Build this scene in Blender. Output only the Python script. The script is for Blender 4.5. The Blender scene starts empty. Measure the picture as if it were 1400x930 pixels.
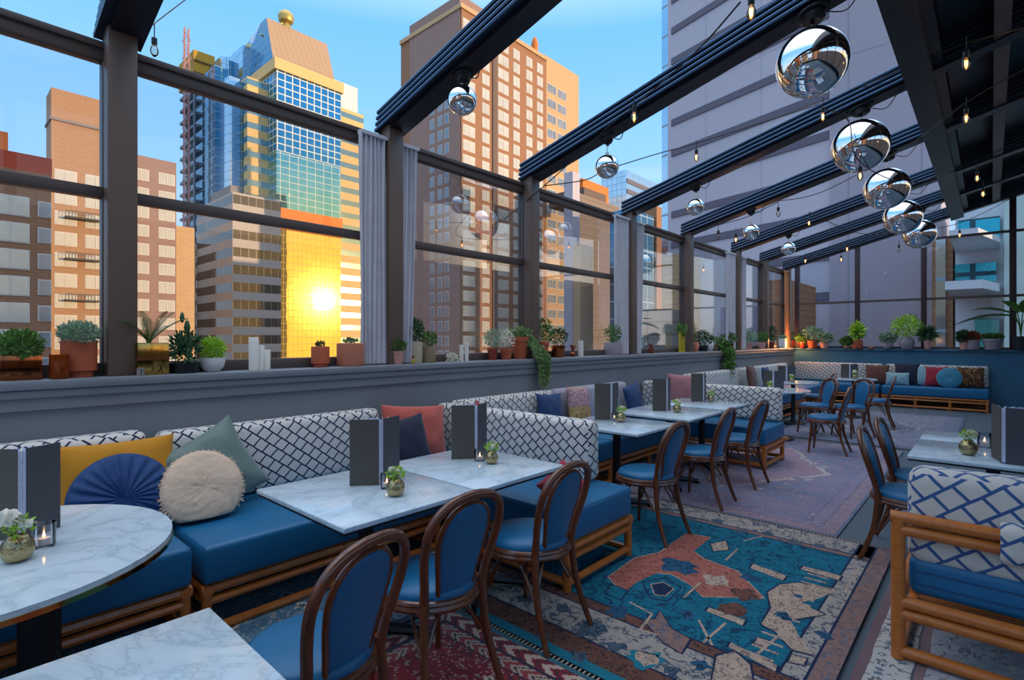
import bpy, bmesh, math, random
from mathutils import Vector, Matrix
R = random.Random(7)
PI = math.pi
scene = bpy.context.scene
COL = scene.collection
rad = math.radians

# ------------------------------------------------------------------ camera model
F = 725.; VP = 1355.; HY = 464.; EYE = 1.5
TH = math.atan((VP-700)/F); SN, CS = math.sin(TH), math.cos(TH)
def at(px, py, x=None, y=None, z=None):
    """world point seen at a pixel of the photo, on a plane at real distance"""
    u = (px-700)/F; v = (HY-py)/F
    d = (-SN+u*CS, CS+u*SN, v)
    if z is not None: k = (z-EYE)/d[2]
    elif x is not None: k = x/d[0]
    else: k = y/d[1]
    return Vector((d[0]*k, d[1]*k, EYE+d[2]*k))
def depth(p): return -p[0]*SN + p[1]*CS

cam = bpy.data.cameras.new('camera'); cam_o = bpy.data.objects.new('camera', cam); COL.objects.link(cam_o)
cam.sensor_fit = 'HORIZONTAL'; cam.sensor_width = 36; cam.lens = 36*F/1400
cam.shift_y = -(465-HY)/1400
cam_o.location = (0, 0, EYE); cam_o.rotation_euler = (PI/2, 0, TH)
cam.clip_end = 3000; cam.clip_start = 0.05
scene.camera = cam_o

# ------------------------------------------------------------------ objects
def tag(o, label=None, cat=None, group=None, kind=None):
    if label: o['label'] = label
    if cat: o['category'] = cat
    if group: o['group'] = group
    if kind: o['kind'] = kind
    return o
def empty(name, loc=(0, 0, 0), rz=0, label=None, cat=None, group=None, kind=None):
    o = bpy.data.objects.new(name, None); COL.objects.link(o)
    o.location = loc; o.rotation_euler = (0, 0, rz); o.empty_display_size = .1
    return tag(o, label, cat, group, kind)
def uvbox(bm):
    uv = bm.loops.layers.uv.verify()
    for f in bm.faces:
        n = f.normal; a = max(range(3), key=lambda i: abs(n[i]))
        for l in f.loops:
            c = l.vert.co
            l[uv].uv = (c.y, c.z) if a == 0 else ((c.x, c.z) if a == 1 else (c.x, c.y))
def obj(name, bm, m, parent=None, smooth=True, loc=None, rot=None, angle=40):
    bm.normal_update(); uvbox(bm)
    me = bpy.data.meshes.new(name); bm.to_mesh(me); bm.free()
    if smooth:
        me.polygons.foreach_set('use_smooth', [True]*len(me.polygons))
        try: me.set_sharp_from_angle(angle=rad(angle))
        except Exception: pass
    for mm in (m if isinstance(m, (list, tuple)) else [m]): me.materials.append(mm)
    o = bpy.data.objects.new(name, me); COL.objects.link(o)
    if parent: o.parent = parent
    if loc is not None: o.location = loc
    if rot is not None: o.rotation_euler = rot
    return o
def struct(name, bm, m, **k):
    return tag(obj(name, bm, m, **k), kind='structure')
def dup(o, loc=None, rz=None, parent=None, label=None, group=None):
    c = o.copy(); COL.objects.link(c)
    if parent: c.parent = parent
    if loc is not None: c.location = loc
    if rz is not None: c.rotation_euler = (c.rotation_euler[0], c.rotation_euler[1], rz)
    if label: c['label'] = label
    if group: c['group'] = group
    for ch in list(o.children): dup(ch, parent=c)
    return c

# ------------------------------------------------------------------ mesh helpers
def B(): return bmesh.new()
def box(bm, x0, x1, y0, y1, z0, z1, mi=0, M=None, bev=0, seg=2):
    P = [Vector((x, y, z)) for x in (x0, x1) for y in (y0, y1) for z in (z0, z1)]
    if M: P = [M @ p for p in P]
    v = [bm.verts.new(p) for p in P]
    fs = [bm.faces.new([v[i] for i in q]) for q in
          ((0, 1, 3, 2), (4, 6, 7, 5), (0, 4, 5, 1), (2, 3, 7, 6), (0, 2, 6, 4), (1, 5, 7, 3))]
    for f in fs: f.material_index = mi
    if bev:
        es = list({e for f in fs for e in f.edges})
        bmesh.ops.bevel(bm, geom=es, offset=bev, segments=seg, profile=.5, affect='EDGES')
    return fs
def sweep(bm, pts, r, n=8, closed=False, mi=0, flat=1.0, up=None):
    pts = [Vector(p) for p in pts]; N = len(pts)
    rs = r if isinstance(r, (list, tuple)) else [r]*N
    rings = []; prev = None
    for i, p in enumerate(pts):
        if closed: t = pts[(i+1) % N]-pts[i-1]
        else: t = pts[min(i+1, N-1)]-pts[max(i-1, 0)]
        t = t.normalized() if t.length > 1e-9 else Vector((0, 0, 1))
        if prev is None:
            a = Vector(up) if up else (Vector((0, 0, 1)) if abs(t.z) < .9 else Vector((1, 0, 0)))
        else: a = prev
        a = (a-t*a.dot(t))
        a = a.normalized() if a.length > 1e-6 else t.orthogonal().normalized()
        prev = a; b = t.cross(a)
        rings.append([bm.verts.new(p+a*(math.cos(2*PI*k/n)*rs[i])+b*(math.sin(2*PI*k/n)*rs[i]*flat)) for k in range(n)])
    for i in range(N if closed else N-1):
        A, C = rings[i], rings[(i+1) % N]
        for k in range(n):
            f = bm.faces.new((A[k], A[(k+1) % n], C[(k+1) % n], C[k])); f.material_index = mi
    if not closed:
        bm.faces.new(rings[0][::-1]).material_index = mi; bm.faces.new(rings[-1]).material_index = mi
def crom(P, k=6, closed=False):
    P = [Vector(p) for p in P]; N = len(P); out = []
    for i in range(N if closed else N-1):
        p0 = P[i-1] if (i > 0 or closed) else P[0]; p1 = P[i]; p2 = P[(i+1) % N]
        p3 = P[(i+2) % N] if (closed or i+2 < N) else P[-1]
        for j in range(k):
            t = j/k
            out.append(.5*((2*p1)+(p2-p0)*t+(2*p0-5*p1+4*p2-p3)*t*t+(3*p1-p0-3*p2+p3)*t**3))
    if not closed: out.append(P[-1])
    return out
def lathe(bm, prof, n=20, c=(0, 0, 0), mi=0, sx=1, sy=1):
    c = Vector(c); rings = []
    for r, z in prof:
        if r < 1e-5: rings.append([bm.verts.new(c+Vector((0, 0, z)))])
        else: rings.append([bm.verts.new(c+Vector((r*sx*math.cos(2*PI*k/n), r*sy*math.sin(2*PI*k/n), z))) for k in range(n)])
    for A, C in zip(rings, rings[1:]):
        for k in range(n):
            k2 = (k+1) % n
            if len(A) == 1 and len(C) == 1: continue
            if len(A) == 1: f = bm.faces.new((A[0], C[k2], C[k]))
            elif len(C) == 1: f = bm.faces.new((A[k], A[k2], C[0]))
            else: f = bm.faces.new((A[k], A[k2], C[k2], C[k]))
            f.material_index = mi
    if len(rings[0]) > 1: bm.faces.new(rings[0][::-1]).material_index = mi
    if len(rings[-1]) > 1: bm.faces.new(rings[-1]).material_index = mi
def rod(bm, a, b, r, n=8, mi=0): sweep(bm, [a, b], r, n, mi=mi)
def prism(bm, poly, h, M=None, mi=0):
    """poly in xy extruded along z by h"""
    lo = [Vector((p[0], p[1], 0)) for p in poly]; hi = [Vector((p[0], p[1], h)) for p in poly]
    if M: lo = [M @ p for p in lo]; hi = [M @ p for p in hi]
    a = [bm.verts.new(p) for p in lo]; b = [bm.verts.new(p) for p in hi]; n = len(a)
    fs = [bm.faces.new(a[::-1]), bm.faces.new(b)]
    for i in range(n): fs.append(bm.faces.new((a[i], a[(i+1) % n], b[(i+1) % n], b[i])))
    for f in fs: f.material_index = mi
    return fs
def softbox(bm, x0, x1, y0, y1, z0, z1, r=.04, puff=.015, nx=10, ny=8, mi=0):
    """upholstered block: rounded edges and slightly puffed faces"""
    fs = box(bm, x0, x1, y0, y1, z0, z1, mi)
    es = list({e for f in fs for e in f.edges}); vs0 = set(v for f in fs for v in f.verts)
    bmesh.ops.bevel(bm, geom=es, offset=r, segments=4, profile=.5, affect='EDGES')

# ------------------------------------------------------------------ node helper
class N:
    def __init__(s, name):
        s.m = bpy.data.materials.new(name); s.m.use_nodes = True; s.t = s.m.node_tree
        s.n = s.t.nodes; s.n.clear(); s.out = s.n.new('ShaderNodeOutputMaterial')
    def L(s, a, b): s.t.links.new(a, b)
    def put(s, sock, v):
        if v is None: return
        if hasattr(v, 'is_linked') or isinstance(v, bpy.types.NodeSocket): s.L(v, sock)
        else:
            if isinstance(v, (tuple, list)) and len(v) == 3 and sock.type == 'RGBA': v = (*v, 1)
            sock.default_value = v
    def math(s, op, a, b=None, c=None, clamp=False):
        k = s.n.new('ShaderNodeMath'); k.operation = op; k.use_clamp = clamp
        s.put(k.inputs[0], a); s.put(k.inputs[1], b)
        if c is not None: s.put(k.inputs[2], c)
        return k.outputs[0]
    def uv(s): return s.n.new('ShaderNodeTexCoord').outputs['UV']
    def oc(s): return s.n.new('ShaderNodeTexCoord').outputs['Object']
    def map(s, v, loc=(0, 0, 0), rot=(0, 0, 0), sc=(1, 1, 1)):
        k = s.n.new('ShaderNodeMapping'); s.L(v, k.inputs[0])
        k.inputs[1].default_value = loc; k.inputs[2].default_value = rot; k.inputs[3].default_value = sc
        return k.outputs[0]
    def sep(s, v):
        k = s.n.new('ShaderNodeSeparateXYZ'); s.L(v, k.inputs[0]); return k.outputs
    def com(s, x, y, z=0):
        k = s.n.new('ShaderNodeCombineXYZ')
        for i, a in enumerate((x, y, z)): s.put(k.inputs[i], a)
        return k.outputs[0]
    def noise(s, v, sc, det=3, rough=.5, dist=0, col=False):
        k = s.n.new('ShaderNodeTexNoise'); s.L(v, k.inputs['Vector']); k.inputs['Scale'].default_value = sc
        k.inputs['Detail'].default_value = det; k.inputs['Roughness'].default_value = rough; k.inputs['Distortion'].default_value = dist
        return k.outputs['Color' if col else 'Fac']
    def vor(s, v, sc, feat='F1', rnd=1, out='Distance', metric='EUCLIDEAN'):
        k = s.n.new('ShaderNodeTexVoronoi'); k.feature = feat
        if feat != 'DISTANCE_TO_EDGE': k.distance = metric
        s.L(v, k.inputs['Vector']); k.inputs['Scale'].default_value = sc; k.inputs['Randomness'].default_value = rnd
        return k.outputs[out]
    def brick(s, v, c1, c2, mo, sc=1, w=.5, h=.25, ms=.02, off=.5, bias=0, smooth=0):
        k = s.n.new('ShaderNodeTexBrick'); s.L(v, k.inputs['Vector']); k.offset = off
        s.put(k.inputs['Color1'], c1); s.put(k.inputs['Color2'], c2); s.put(k.inputs['Mortar'], mo)
        k.inputs['Scale'].default_value = sc; k.inputs['Mortar Size'].default_value = ms
        k.inputs['Mortar Smooth'].default_value = smooth; k.inputs['Bias'].default_value = bias
        k.inputs['Brick Width'].default_value = w; k.inputs['Row Height'].default_value = h
        return k.outputs
    def mix(s, f, a, b, mode='MIX'):
        k = s.n.new('ShaderNodeMix'); k.data_type = 'RGBA'; k.blend_type = mode; k.clamp_factor = True
        s.put(k.inputs[0], f); s.put(k.inputs[6], a); s.put(k.inputs[7], b)
        return k.outputs[2]
    def ramp(s, f, stops, interp='LINEAR'):
        k = s.n.new('ShaderNodeValToRGB'); s.L(f, k.inputs[0]); e = k.color_ramp; e.interpolation = interp
        while len(e.elements) < len(stops): e.elements.new(.5)
        for el, (p, c) in zip(e.elements, stops):
            el.position = p; el.color = (*c, 1) if len(c) == 3 else c
        return k.outputs[0]
    def bump(s, h, st=.3, d=.01):
        k = s.n.new('ShaderNodeBump'); s.put(k.inputs['Height'], h)
        k.inputs['Strength'].default_value = st; k.inputs['Distance'].default_value = d
        return k.outputs[0]
    def bsdf(s, col, rough=.5, metal=0, nrm=None, spec=None, **kw):
        k = s.n.new('ShaderNodeBsdfPrincipled'); s.put(k.inputs['Base Color'], col)
        s.put(k.inputs['Roughness'], rough); s.put(k.inputs['Metallic'], metal)
        if nrm is not None: s.L(nrm, k.inputs['Normal'])
        if spec is not None: k.inputs['Specular IOR Level'].default_value = spec
        for a, b in kw.items(): s.put(k.inputs[a.replace('_', ' ')], b)
        s.L(k.outputs[0], s.out.inputs[0]); return k
def hexc(h, g=1.0):
    c = [int(h[i:i+2], 16)/255 for i in (0, 2, 4)]
    return tuple((a/12.92 if a <= .04045 else ((a+.055)/1.055)**2.4)*g for a in c)
_cache = {}
def plain(name, h, rough=.5, metal=0, var=.08, sc=20, bump=0, spec=None, **kw):
    if name in _cache: return _cache[name]
    n = N(name); c = hexc(h) if isinstance(h, str) else h
    f = n.noise(n.oc(), sc, 3)
    a = tuple(x*(1-var) for x in c); b = tuple(min(1, x*(1+var)) for x in c)
    col = n.mix(f, a, b)
    nr = n.bump(f, bump, .01) if bump else None
    n.bsdf(col, rough, metal, nr, spec, **kw)
    _cache[name] = n.m; return n.m
# ------------------------------------------------------------------ materials
def wood(name, c1, c2, rough=.3, sc=(1, 1, 1), coat=.3):
    n = N(name); v = n.map(n.oc(), sc=sc)
    f = n.noise(v, 9, 5, .6, 1.2); g = n.noise(n.oc(), 60, 2)
    col = n.mix(f, hexc(c1), hexc(c2)); col = n.mix(n.math('MULTIPLY', g, .25), col, hexc(c1, .6))
    n.bsdf(col, rough, 0, n.bump(f, .08, .004), Coat_Weight=coat, Coat_Roughness=.15)
    return n.m
M_bent = wood('dark_bentwood', '3c1c10', '87461f', .26, (3, 3, 1), .5)
M_rattan = wood('rattan_wood', 'a5521a', 'e08436', .34, (2, 2, 2), .3)
def marble():
    n = N('white_marble'); v = n.oc()
    w = n.noise(v, 2.2, 6, .62, 1.6); a = n.math('ABSOLUTE', n.math('SUBTRACT', w, .5))
    vein = n.ramp(a, [(0, (.44, .52, .60)), (.02, (.58, .68, .75)), (.09, (.66, .76, .83)), (1, (.70, .79, .86))])
    cl = n.noise(v, 5, 4)
    col = n.mix(n.math('MULTIPLY', cl, .4), vein, (.56, .68, .78))
    n.bsdf(col, .16, 0, spec=.5, Coat_Weight=.4, Coat_Roughness=.08); return n.m
M_marble = marble()
def fabric(name, h, rough=.85, bump=.25, sheen=.3, wr=0, sc=900):
    n = N(name); v = n.oc(); t = n.noise(v, sc, 1); l = n.noise(v, 6, 3)
    c = hexc(h)
    col = n.mix(l, tuple(x*.82 for x in c), tuple(min(1, x*1.15) for x in c))
    hgt = n.math('ADD', n.math('MULTIPLY', t, .15), n.math('MULTIPLY', n.noise(v, 9, 3), wr))
    n.bsdf(col, rough, 0, n.bump(hgt, bump, .01), Sheen_Weight=sheen, Sheen_Roughness=.5); return n.m
M_blue = fabric('blue_leatherette', '0a6492', .42, .15, .03, .6, 300)
M_piping = fabric('blue_piping', '0a4470', .5, .1, .05)
def lattice(name, ground, line, cell=.062, lw=.16, off=.5, warp=.012):
    n = N(name); uv = n.uv()
    nz = n.noise(uv, 7, 2, col=True)
    k = n.n.new('ShaderNodeVectorMath'); k.operation = 'MULTIPLY_ADD'; n.L(nz, k.inputs[0])
    k.inputs[1].default_value = (warp, warp, 0); n.L(uv, k.inputs[2])
    v = n.map(k.outputs[0], rot=(0, 0, rad(41)), sc=(1, 1.12, 1))
    b = n.brick(v, (1, 1, 1), (1, 1, 1), (0, 0, 0), 1, cell, cell, cell*lw*.5, off, smooth=.15)
    g = n.noise(uv, 220, 2); G = hexc(ground)
    gc = n.mix(g, tuple(x*.86 for x in G), G)
    col = n.mix(b[1], gc, hexc(line))
    n.bsdf(col, .9, 0, n.bump(n.math('ADD', g, n.math('MULTIPLY', b[1], .8)), .3, .003), Sheen_Weight=.2); return n.m
M_lat_dark = lattice('white_and_navy_lattice_fabric', 'e9e1d8', '1b2a4a', .075, .15, .5)
M_lat_blue = lattice('white_and_blue_lattice_fabric', 'd9d0c6', '34588e', .092, .17, .42, .01)
def painted(name, h, rough=.45, sc=3, var=.12):
    n = N(name); v = n.oc(); f = n.noise(v, sc, 4); g = n.noise(v, 120, 2)
    c = hexc(h); col = n.mix(f, tuple(x*(1-var) for x in c), tuple(x*(1+var) for x in c))
    n.bsdf(col, n.math('ADD', n.math('MULTIPLY', f, .15), rough-.07), 0, n.bump(g, .05, .002), spec=.4); return n.m
M_wall = painted('blue_grey_paint', '7d8188', .42)
M_wallfar = painted('deep_teal_paint', '41738f', .5)
M_dark = painted('dark_wall_paint', '2a2c33', .6)
M_post = painted('bronze_painted_steel', '6c574d', .42, 1.5, .1)
M_rail = painted('grey_brown_steel', '584c49', .4, 2, .1)
M_black = painted('black_iron', '15171c', .35)
M_fold = painted('charcoal_menu_board', '55504b', .55, 8, .08)
M_fold_in = painted('charcoal_menu_lining', '4e4c52', .6, 8, .08)
M_paper = painted('white_paper', 'd6d9ee', .7, 10, .03)
def beam_m():
    n = N('blue_black_beam_aluminium'); f = n.noise(n.map(n.oc(), sc=(.3, 6, 6)), 5, 3)
    n.bsdf(n.mix(f, hexc('232b3b'), hexc('38465c')), .28, .55); return n.m
M_beam = beam_m()
M_beam_lip = plain('beam_highlight_lip', '8fa0b8', .25, .8)
M_beam_under = plain('beam_underside', '262029', .35, .3)
M_roof = painted('black_roof_panel', '1f2024', .3, 1, .2)
M_girder = painted('dark_ridge_steel', '2c2b30', .4, 1, .2)
M_cable = plain('black_cable', '131316', .5)
M_chrome = plain('mirror_chrome', (.93, .94, .96), .02, 1, .01)
M_concrete = painted('grey_concrete_floor', '55626c', .6, 2, .25)
def glass(name, tint=(1, 1, 1), refl=.5, tr=.94, rough=.0):
    n = N(name)
    t = n.n.new('ShaderNodeBsdfTransparent'); t.inputs[0].default_value = (*[x*tr for x in tint], 1)
    g = n.n.new('ShaderNodeBsdfGlossy'); g.inputs['Roughness'].default_value = rough; g.inputs[0].default_value = (1, 1, 1, 1)
    fr = n.n.new('ShaderNodeFresnel'); fr.inputs[0].default_value = 1.45
    w = n.math('MULTIPLY', fr.outputs[0], refl)
    mx = n.n.new('ShaderNodeMixShader'); n.L(w, mx.inputs[0]); n.L(t.outputs[0], mx.inputs[1]); n.L(g.outputs[0], mx.inputs[2])
    n.L(mx.outputs[0], n.out.inputs[0]); return n.m
M_glass = glass('window_glass', (.97, .98, 1), .45, .96)
M_cglass = glass('clear_glass', (.97, .97, 1), 1.6, .9, .02)
M_bulbglass = glass('bulb_glass', (1, .93, .85), 1.5, .95, .02)
M_amber = plain('amber_glass', 'b0501a', .08, .1, .2, 6, Transmission_Weight=.5, IOR=1.3)
def emis(name, c, s):
    n = N(name); k = n.n.new('ShaderNodeEmission'); k.inputs[0].default_value = (*c, 1); k.inputs[1].default_value = s
    n.L(k.outputs[0], n.out.inputs[0]); return n.m
M_fil = emis('glowing_amber_filament', (1, .36, .07), 14)
M_flame = emis('candle_flame', (1, .55, .2), 8)
M_curtain = fabric('grey_curtain_cloth', 'd0ccd2', .9, .15, .2, .3)
M_brass = plain('brushed_brass', 'b8924e', .12, 1, .12, 40, .05)
M_gold = plain('hammered_gold', 'b09c74', .24, 1, .2, 60, .5)
M_copper = plain('copper_sheet', '9c5836', .12, 1, .15)
M_terra = plain('terracotta', 'b8593a', .8, 0, .12, 14, .2)
M_salmon = plain('salmon_clay', 'cf7f62', .8, 0, .1, 10, .2)
M_pink = plain('pink_clay', 'd1968a', .8, 0, .1, 10, .2)
M_beige = plain('beige_stoneware', 'c3b29a', .75, 0, .1, 20, .1)
M_tan = plain('ribbed_tan_clay', 'a08c6a', .8, 0, .2, 20, .1)
M_grey = plain('grey_stone_pot', '9a8e94', .8, 0, .1, 20, .1)
M_white = plain('white_ceramic', 'dcd9d6', .5, 0, .05)
M_wax = plain('white_wax', 'e6dfd6', .6, 0, .05, 5, Subsurface_Weight=.1)
M_soil = plain('potting_soil', '2a1c14', .95, 0, .3, 60, .6)
M_silver = plain('silver_cup', 'cfc6bc', .25, 1, .08)
M_red = plain('red_glazed_pot', '8e2f22', .4, 0, .15)
M_yellow = plain('yellow_bamboo', 'b7a320', .6, 0, .25, 25)
def leaf(name, a, b):
    n = N(name); f = n.noise(n.oc(), 25, 2)
    n.bsdf(n.mix(f, hexc(a), hexc(b)), .5, 0, spec=.4, Sheen_Weight=.1); return n.m
L_green = leaf('green_leaf', '2f5a22', '6f9a3a'); L_dark = leaf('dark_leaf', '1d4228', '3f6e3c')
L_pale = leaf('pale_grey_green_leaf', '6d8f74', 'b4c8a8'); L_lime = leaf('lime_leaf', '86b41c', 'b6dc46')
L_white = leaf('white_petal', 'cfcbb8', 'f0ead8'); L_palm = leaf('palm_leaf', '274a1c', '5d7c34')
L_trail = leaf('trailing_leaf', '5c7c44', '8fab66'); L_red = leaf('reddish_leaf', '7a3420', 'a85a30')

def rug_mat(name, hx, hy, field, field2, med, med2, bands, lines='26324a', cream='cdbfae', cell=.16, medsize=(.6, .9), wear=.35, worn='8b7f86', detail=1.0, mcol=None):
    """woven carpet: nested borders, stepped medallion, mirrored motifs"""
    n = N(name); o = n.sep(n.oc())
    def q(a, s): return n.math('DIVIDE', n.math('FLOOR', n.math('MULTIPLY', a, s)), s)
    wob = n.math('MULTIPLY', n.math('SUBTRACT', n.noise(n.oc(), 3, 2), .5), .03)
    x = q(n.math('ADD', o[0], wob), 110); y = q(n.math('ADD', o[1], wob), 110)
    ax = n.math('ABSOLUTE', x); ay = n.math('ABSOLUTE', y)
    d = n.math('MINIMUM', n.math('SUBTRACT', hx, ax), n.math('SUBTRACT', hy, ay))
    P = n.com(ax, ay)
    nz = n.noise(P, 6, 3)
    # field motifs
    vc = n.vor(n.map(P, sc=(1, 1.25, 1)), 1/cell, 'F1', .75, 'Color', 'MANHATTAN'); sv = n.sep(vc)
    vd = n.vor(n.map(P, sc=(1, 1.25, 1)), 1/cell, 'F1', .75, 'Distance', 'MANHATTAN')
    ve = n.vor(n.map(P, sc=(1, 1.25, 1)), 2.2/cell, 'DISTANCE_TO_EDGE', .8)
    v2 = n.vor(n.map(P, rot=(0, 0, .78)), 2.6/cell, 'F1', .9, 'Distance', 'CHEBYCHEV')
    col = n.mix(n.math('GREATER_THAN', nz, .52), hexc(field), hexc(field2))
    mot = n.math('LESS_THAN', vd, n.math('MULTIPLY', sv[0], .46))
    pick = n.mix(n.math('GREATER_THAN', sv[1], .6), hexc(med), hexc(cream))
    if mcol: pick = n.mix(n.math('GREATER_THAN', sv[1], .45), hexc(mcol), hexc(cream))
    pick = n.mix(n.math('GREATER_THAN', sv[2], .7), pick, hexc(lines))
    col = n.mix(mot, col, pick)
    core = n.math('LESS_THAN', vd, n.math('MULTIPLY', sv[0], .22))
    col = n.mix(core, col, hexc(lines))
    # medallion
    mf = n.math('ADD', n.math('ADD', n.math('DIVIDE', ax, medsize[0]), n.math('DIVIDE', ay, medsize[1])),
                n.math('MULTIPLY', n.math('SUBTRACT', n.noise(n.com(q(ax, 9), q(ay, 9)), 5, 1), .5), .7))
    inm = n.math('LESS_THAN', mf, 1.0)
    mc = n.mix(n.math('LESS_THAN', v2, .28), hexc(med), hexc(med2))
    col = n.mix(inm, col, mc)
    rim = n.math('LESS_THAN', n.math('ABSOLUTE', n.math('SUBTRACT', mf, 1.0)), .035)
    col = n.mix(rim, col, hexc(cream))
    col = n.mix(n.math('LESS_THAN', n.math('ABSOLUTE', n.math('SUBTRACT', mf, .45)), .12), col, hexc(field))
    col = n.mix(n.math('LESS_THAN', mf, .33), col, n.mix(n.math('LESS_THAN', v2, .3), hexc(lines), hexc(med)))
    vine = n.math('LESS_THAN', n.math('ABSOLUTE', n.math('SUBTRACT', n.noise(P, 9, 2, .5, .6), .5)), .014)
    vine2 = n.math('LESS_THAN', n.math('ABSOLUTE', n.math('SUBTRACT', n.noise(P, 17, 2, .5, .3), .46)), .016)
    bars = n.math('LESS_THAN', n.vor(n.map(P, sc=(1, 3.4, 1)), 9, 'F1', .9, 'Distance', 'CHEBYCHEV'), .12)
    bars2 = n.math('LESS_THAN', n.vor(n.map(P, loc=(3, 1, 0), sc=(3.4, 1, 1)), 8, 'F1', .9, 'Distance', 'CHEBYCHEV'), .13)
    col = n.mix(n.math('MULTIPLY', bars, .8*detail), col, hexc(mcol or cream))
    col = n.mix(n.math('MULTIPLY', bars2, .75*detail), col, hexc(lines))
    col = n.mix(n.math('MULTIPLY', vine, .8*detail), col, hexc(lines))
    col = n.mix(n.math('MULTIPLY', vine2, .5*detail), col, hexc(cream))
    col = n.mix(n.math('MULTIPLY', n.math('LESS_THAN', v2, .12), .6*detail), col, hexc(cream))
    # nested borders
    lim = sum(b[0] for b in bands)
    t1 = n.math('GREATER_THAN', n.math('SUBTRACT', hx, ax), n.math('SUBTRACT', hy, ay)); tang = n.math('ADD', n.math('MULTIPLY', t1, ax), n.math('MULTIPLY', n.math('SUBTRACT', 1, t1), ay))
    for w, c, c2, *kind in reversed(bands):
        lo = lim-w
        inb = n.math('LESS_THAN', d, lim)
        if kind:
            saw = n.math('FRACT', n.math('ADD', n.math('MULTIPLY', tang, .8/w), n.math('MULTIPLY', n.math('ABSOLUTE', n.math('SUBTRACT', d, lim-w/2)), 1.2/w)))
            bc = n.mix(n.math('LESS_THAN', saw, .42), hexc(c), hexc(c2)); bc = n.mix(n.math('LESS_THAN', n.math('ABSOLUTE', n.math('SUBTRACT', saw, .7)), .07), bc, hexc(lines))
            e1 = n.math('LESS_THAN', n.math('ABSOLUTE', n.math('SUBTRACT', d, lim)), .008); bc = n.mix(e1, bc, hexc(lines))
        elif c2:
            s = 1.0/max(w*.42, .02)
            bd = n.vor(P, s, 'F1', .55, 'Distance', 'MANHATTAN'); be = n.vor(P, s*1.3, 'DISTANCE_TO_EDGE', .95)
            bc = n.mix(n.math('LESS_THAN', bd, .33), hexc(c), hexc(c2))
            bc = n.mix(n.math('LESS_THAN', bd, .13), bc, hexc(cream))
            vb = n.math('LESS_THAN', n.math('ABSOLUTE', n.math('SUBTRACT', n.noise(P, 1.6/w+3, 2, .5, .8), .5)), .022)
            bc = n.mix(n.math('MULTIPLY', vb, .85), bc, hexc(lines))
            vf = n.math('LESS_THAN', n.vor(P, .75/w+2, 'F1', .8, 'Distance', 'EUCLIDEAN'), n.math('ADD', .14, n.math('MULTIPLY', n.math('SUBTRACT', n.noise(P, 30, 1), .5), .22)))
            bc = n.mix(n.math('MULTIPLY', vf, .9), bc, hexc(c2))
            e1 = n.math('LESS_THAN', n.math('ABSOLUTE', n.math('SUBTRACT', d, lim)), .008)
            bc = n.mix(e1, bc, hexc(lines))
        else: bc = hexc(c)
        col = n.mix(inb, col, bc); lim = lo
    wr = n.noise(n.oc(), 1.7, 5, .65)
    col = n.mix(n.math('MULTIPLY', n.math('SUBTRACT', wr, .3, clamp=True), wear*2.2, clamp=True), col, hexc(worn))
    th = n.n.new('ShaderNodeTexWave'); n.L(n.map(n.oc(), sc=(1, 1, 1)), th.inputs[0]); th.inputs['Scale'].default_value = 60; th.bands_direction = 'Y'
    h = n.math('ADD', n.math('MULTIPLY', th.outputs['Fac'], .4), n.noise(n.oc(), 150, 2))
    n.bsdf(col, .95, 0, n.bump(h, .35, .004), spec=.15, Sheen_Weight=.15); return n.m
# ------------------------------------------------------------------ room shell
WX = -3.8          # inner face of the parapet
YF = 15.1          # far wall
SILL = 1.28
PX = -3.95         # post line
PY = [-3.1, -1.15, .80, 2.78, 4.70, 6.98, 9.0, 11.42, 13.26, 15.15]
bm = B(); box(bm, -4.3, 4.8, -5.2, 15.9, -.25, 0); struct('floor', bm, M_concrete, smooth=False)
bm = B(); box(bm, -4.28, WX, -5.2, 15.4, 0, SILL-.05)
box(bm, WX, WX+.02, -5.2, 15.1, SILL-.16, SILL-.05); struct('wall_left', bm, M_wall, smooth=False)
bm = B(); box(bm, -4.3, WX+.05, -5.2, 15.15, SILL-.05, SILL, bev=.008)
box(bm, WX, WX+.035, -5.2, 15.1, SILL-.095, SILL-.052, bev=.006); struct('trim_1', bm, M_wall)
bm = B(); box(bm, WX, 1.05, YF, 15.4, 0, SILL-.05); struct('wall_far', bm, M_wallfar, smooth=False)
bm = B(); box(bm, WX+.05, 1.05, YF-.05, 15.45, SILL-.05, SILL, bev=.008); struct('trim_2', bm, M_wallfar)
bm = B(); box(bm, 1.05, 4.6, YF-.9, 15.4, 0, 3.2); struct('wall_service', bm, M_wallfar, smooth=False)
bm = B(); box(bm, 4.6, 4.8, -5.2, 15.4, 0, .9)
for y in (-5.1, -2, 1, 4, 7, 10, 13, 15.2): box(bm, 4.62, 4.74, y-.08, y+.08, .9, 5.9)
struct('wall_right', bm, M_dark, smooth=False)
bm = B(); box(bm, -4.2, 4.6, -5.2, -5.0, 0, .9); struct('wall_back', bm, M_dark, smooth=False)

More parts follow.
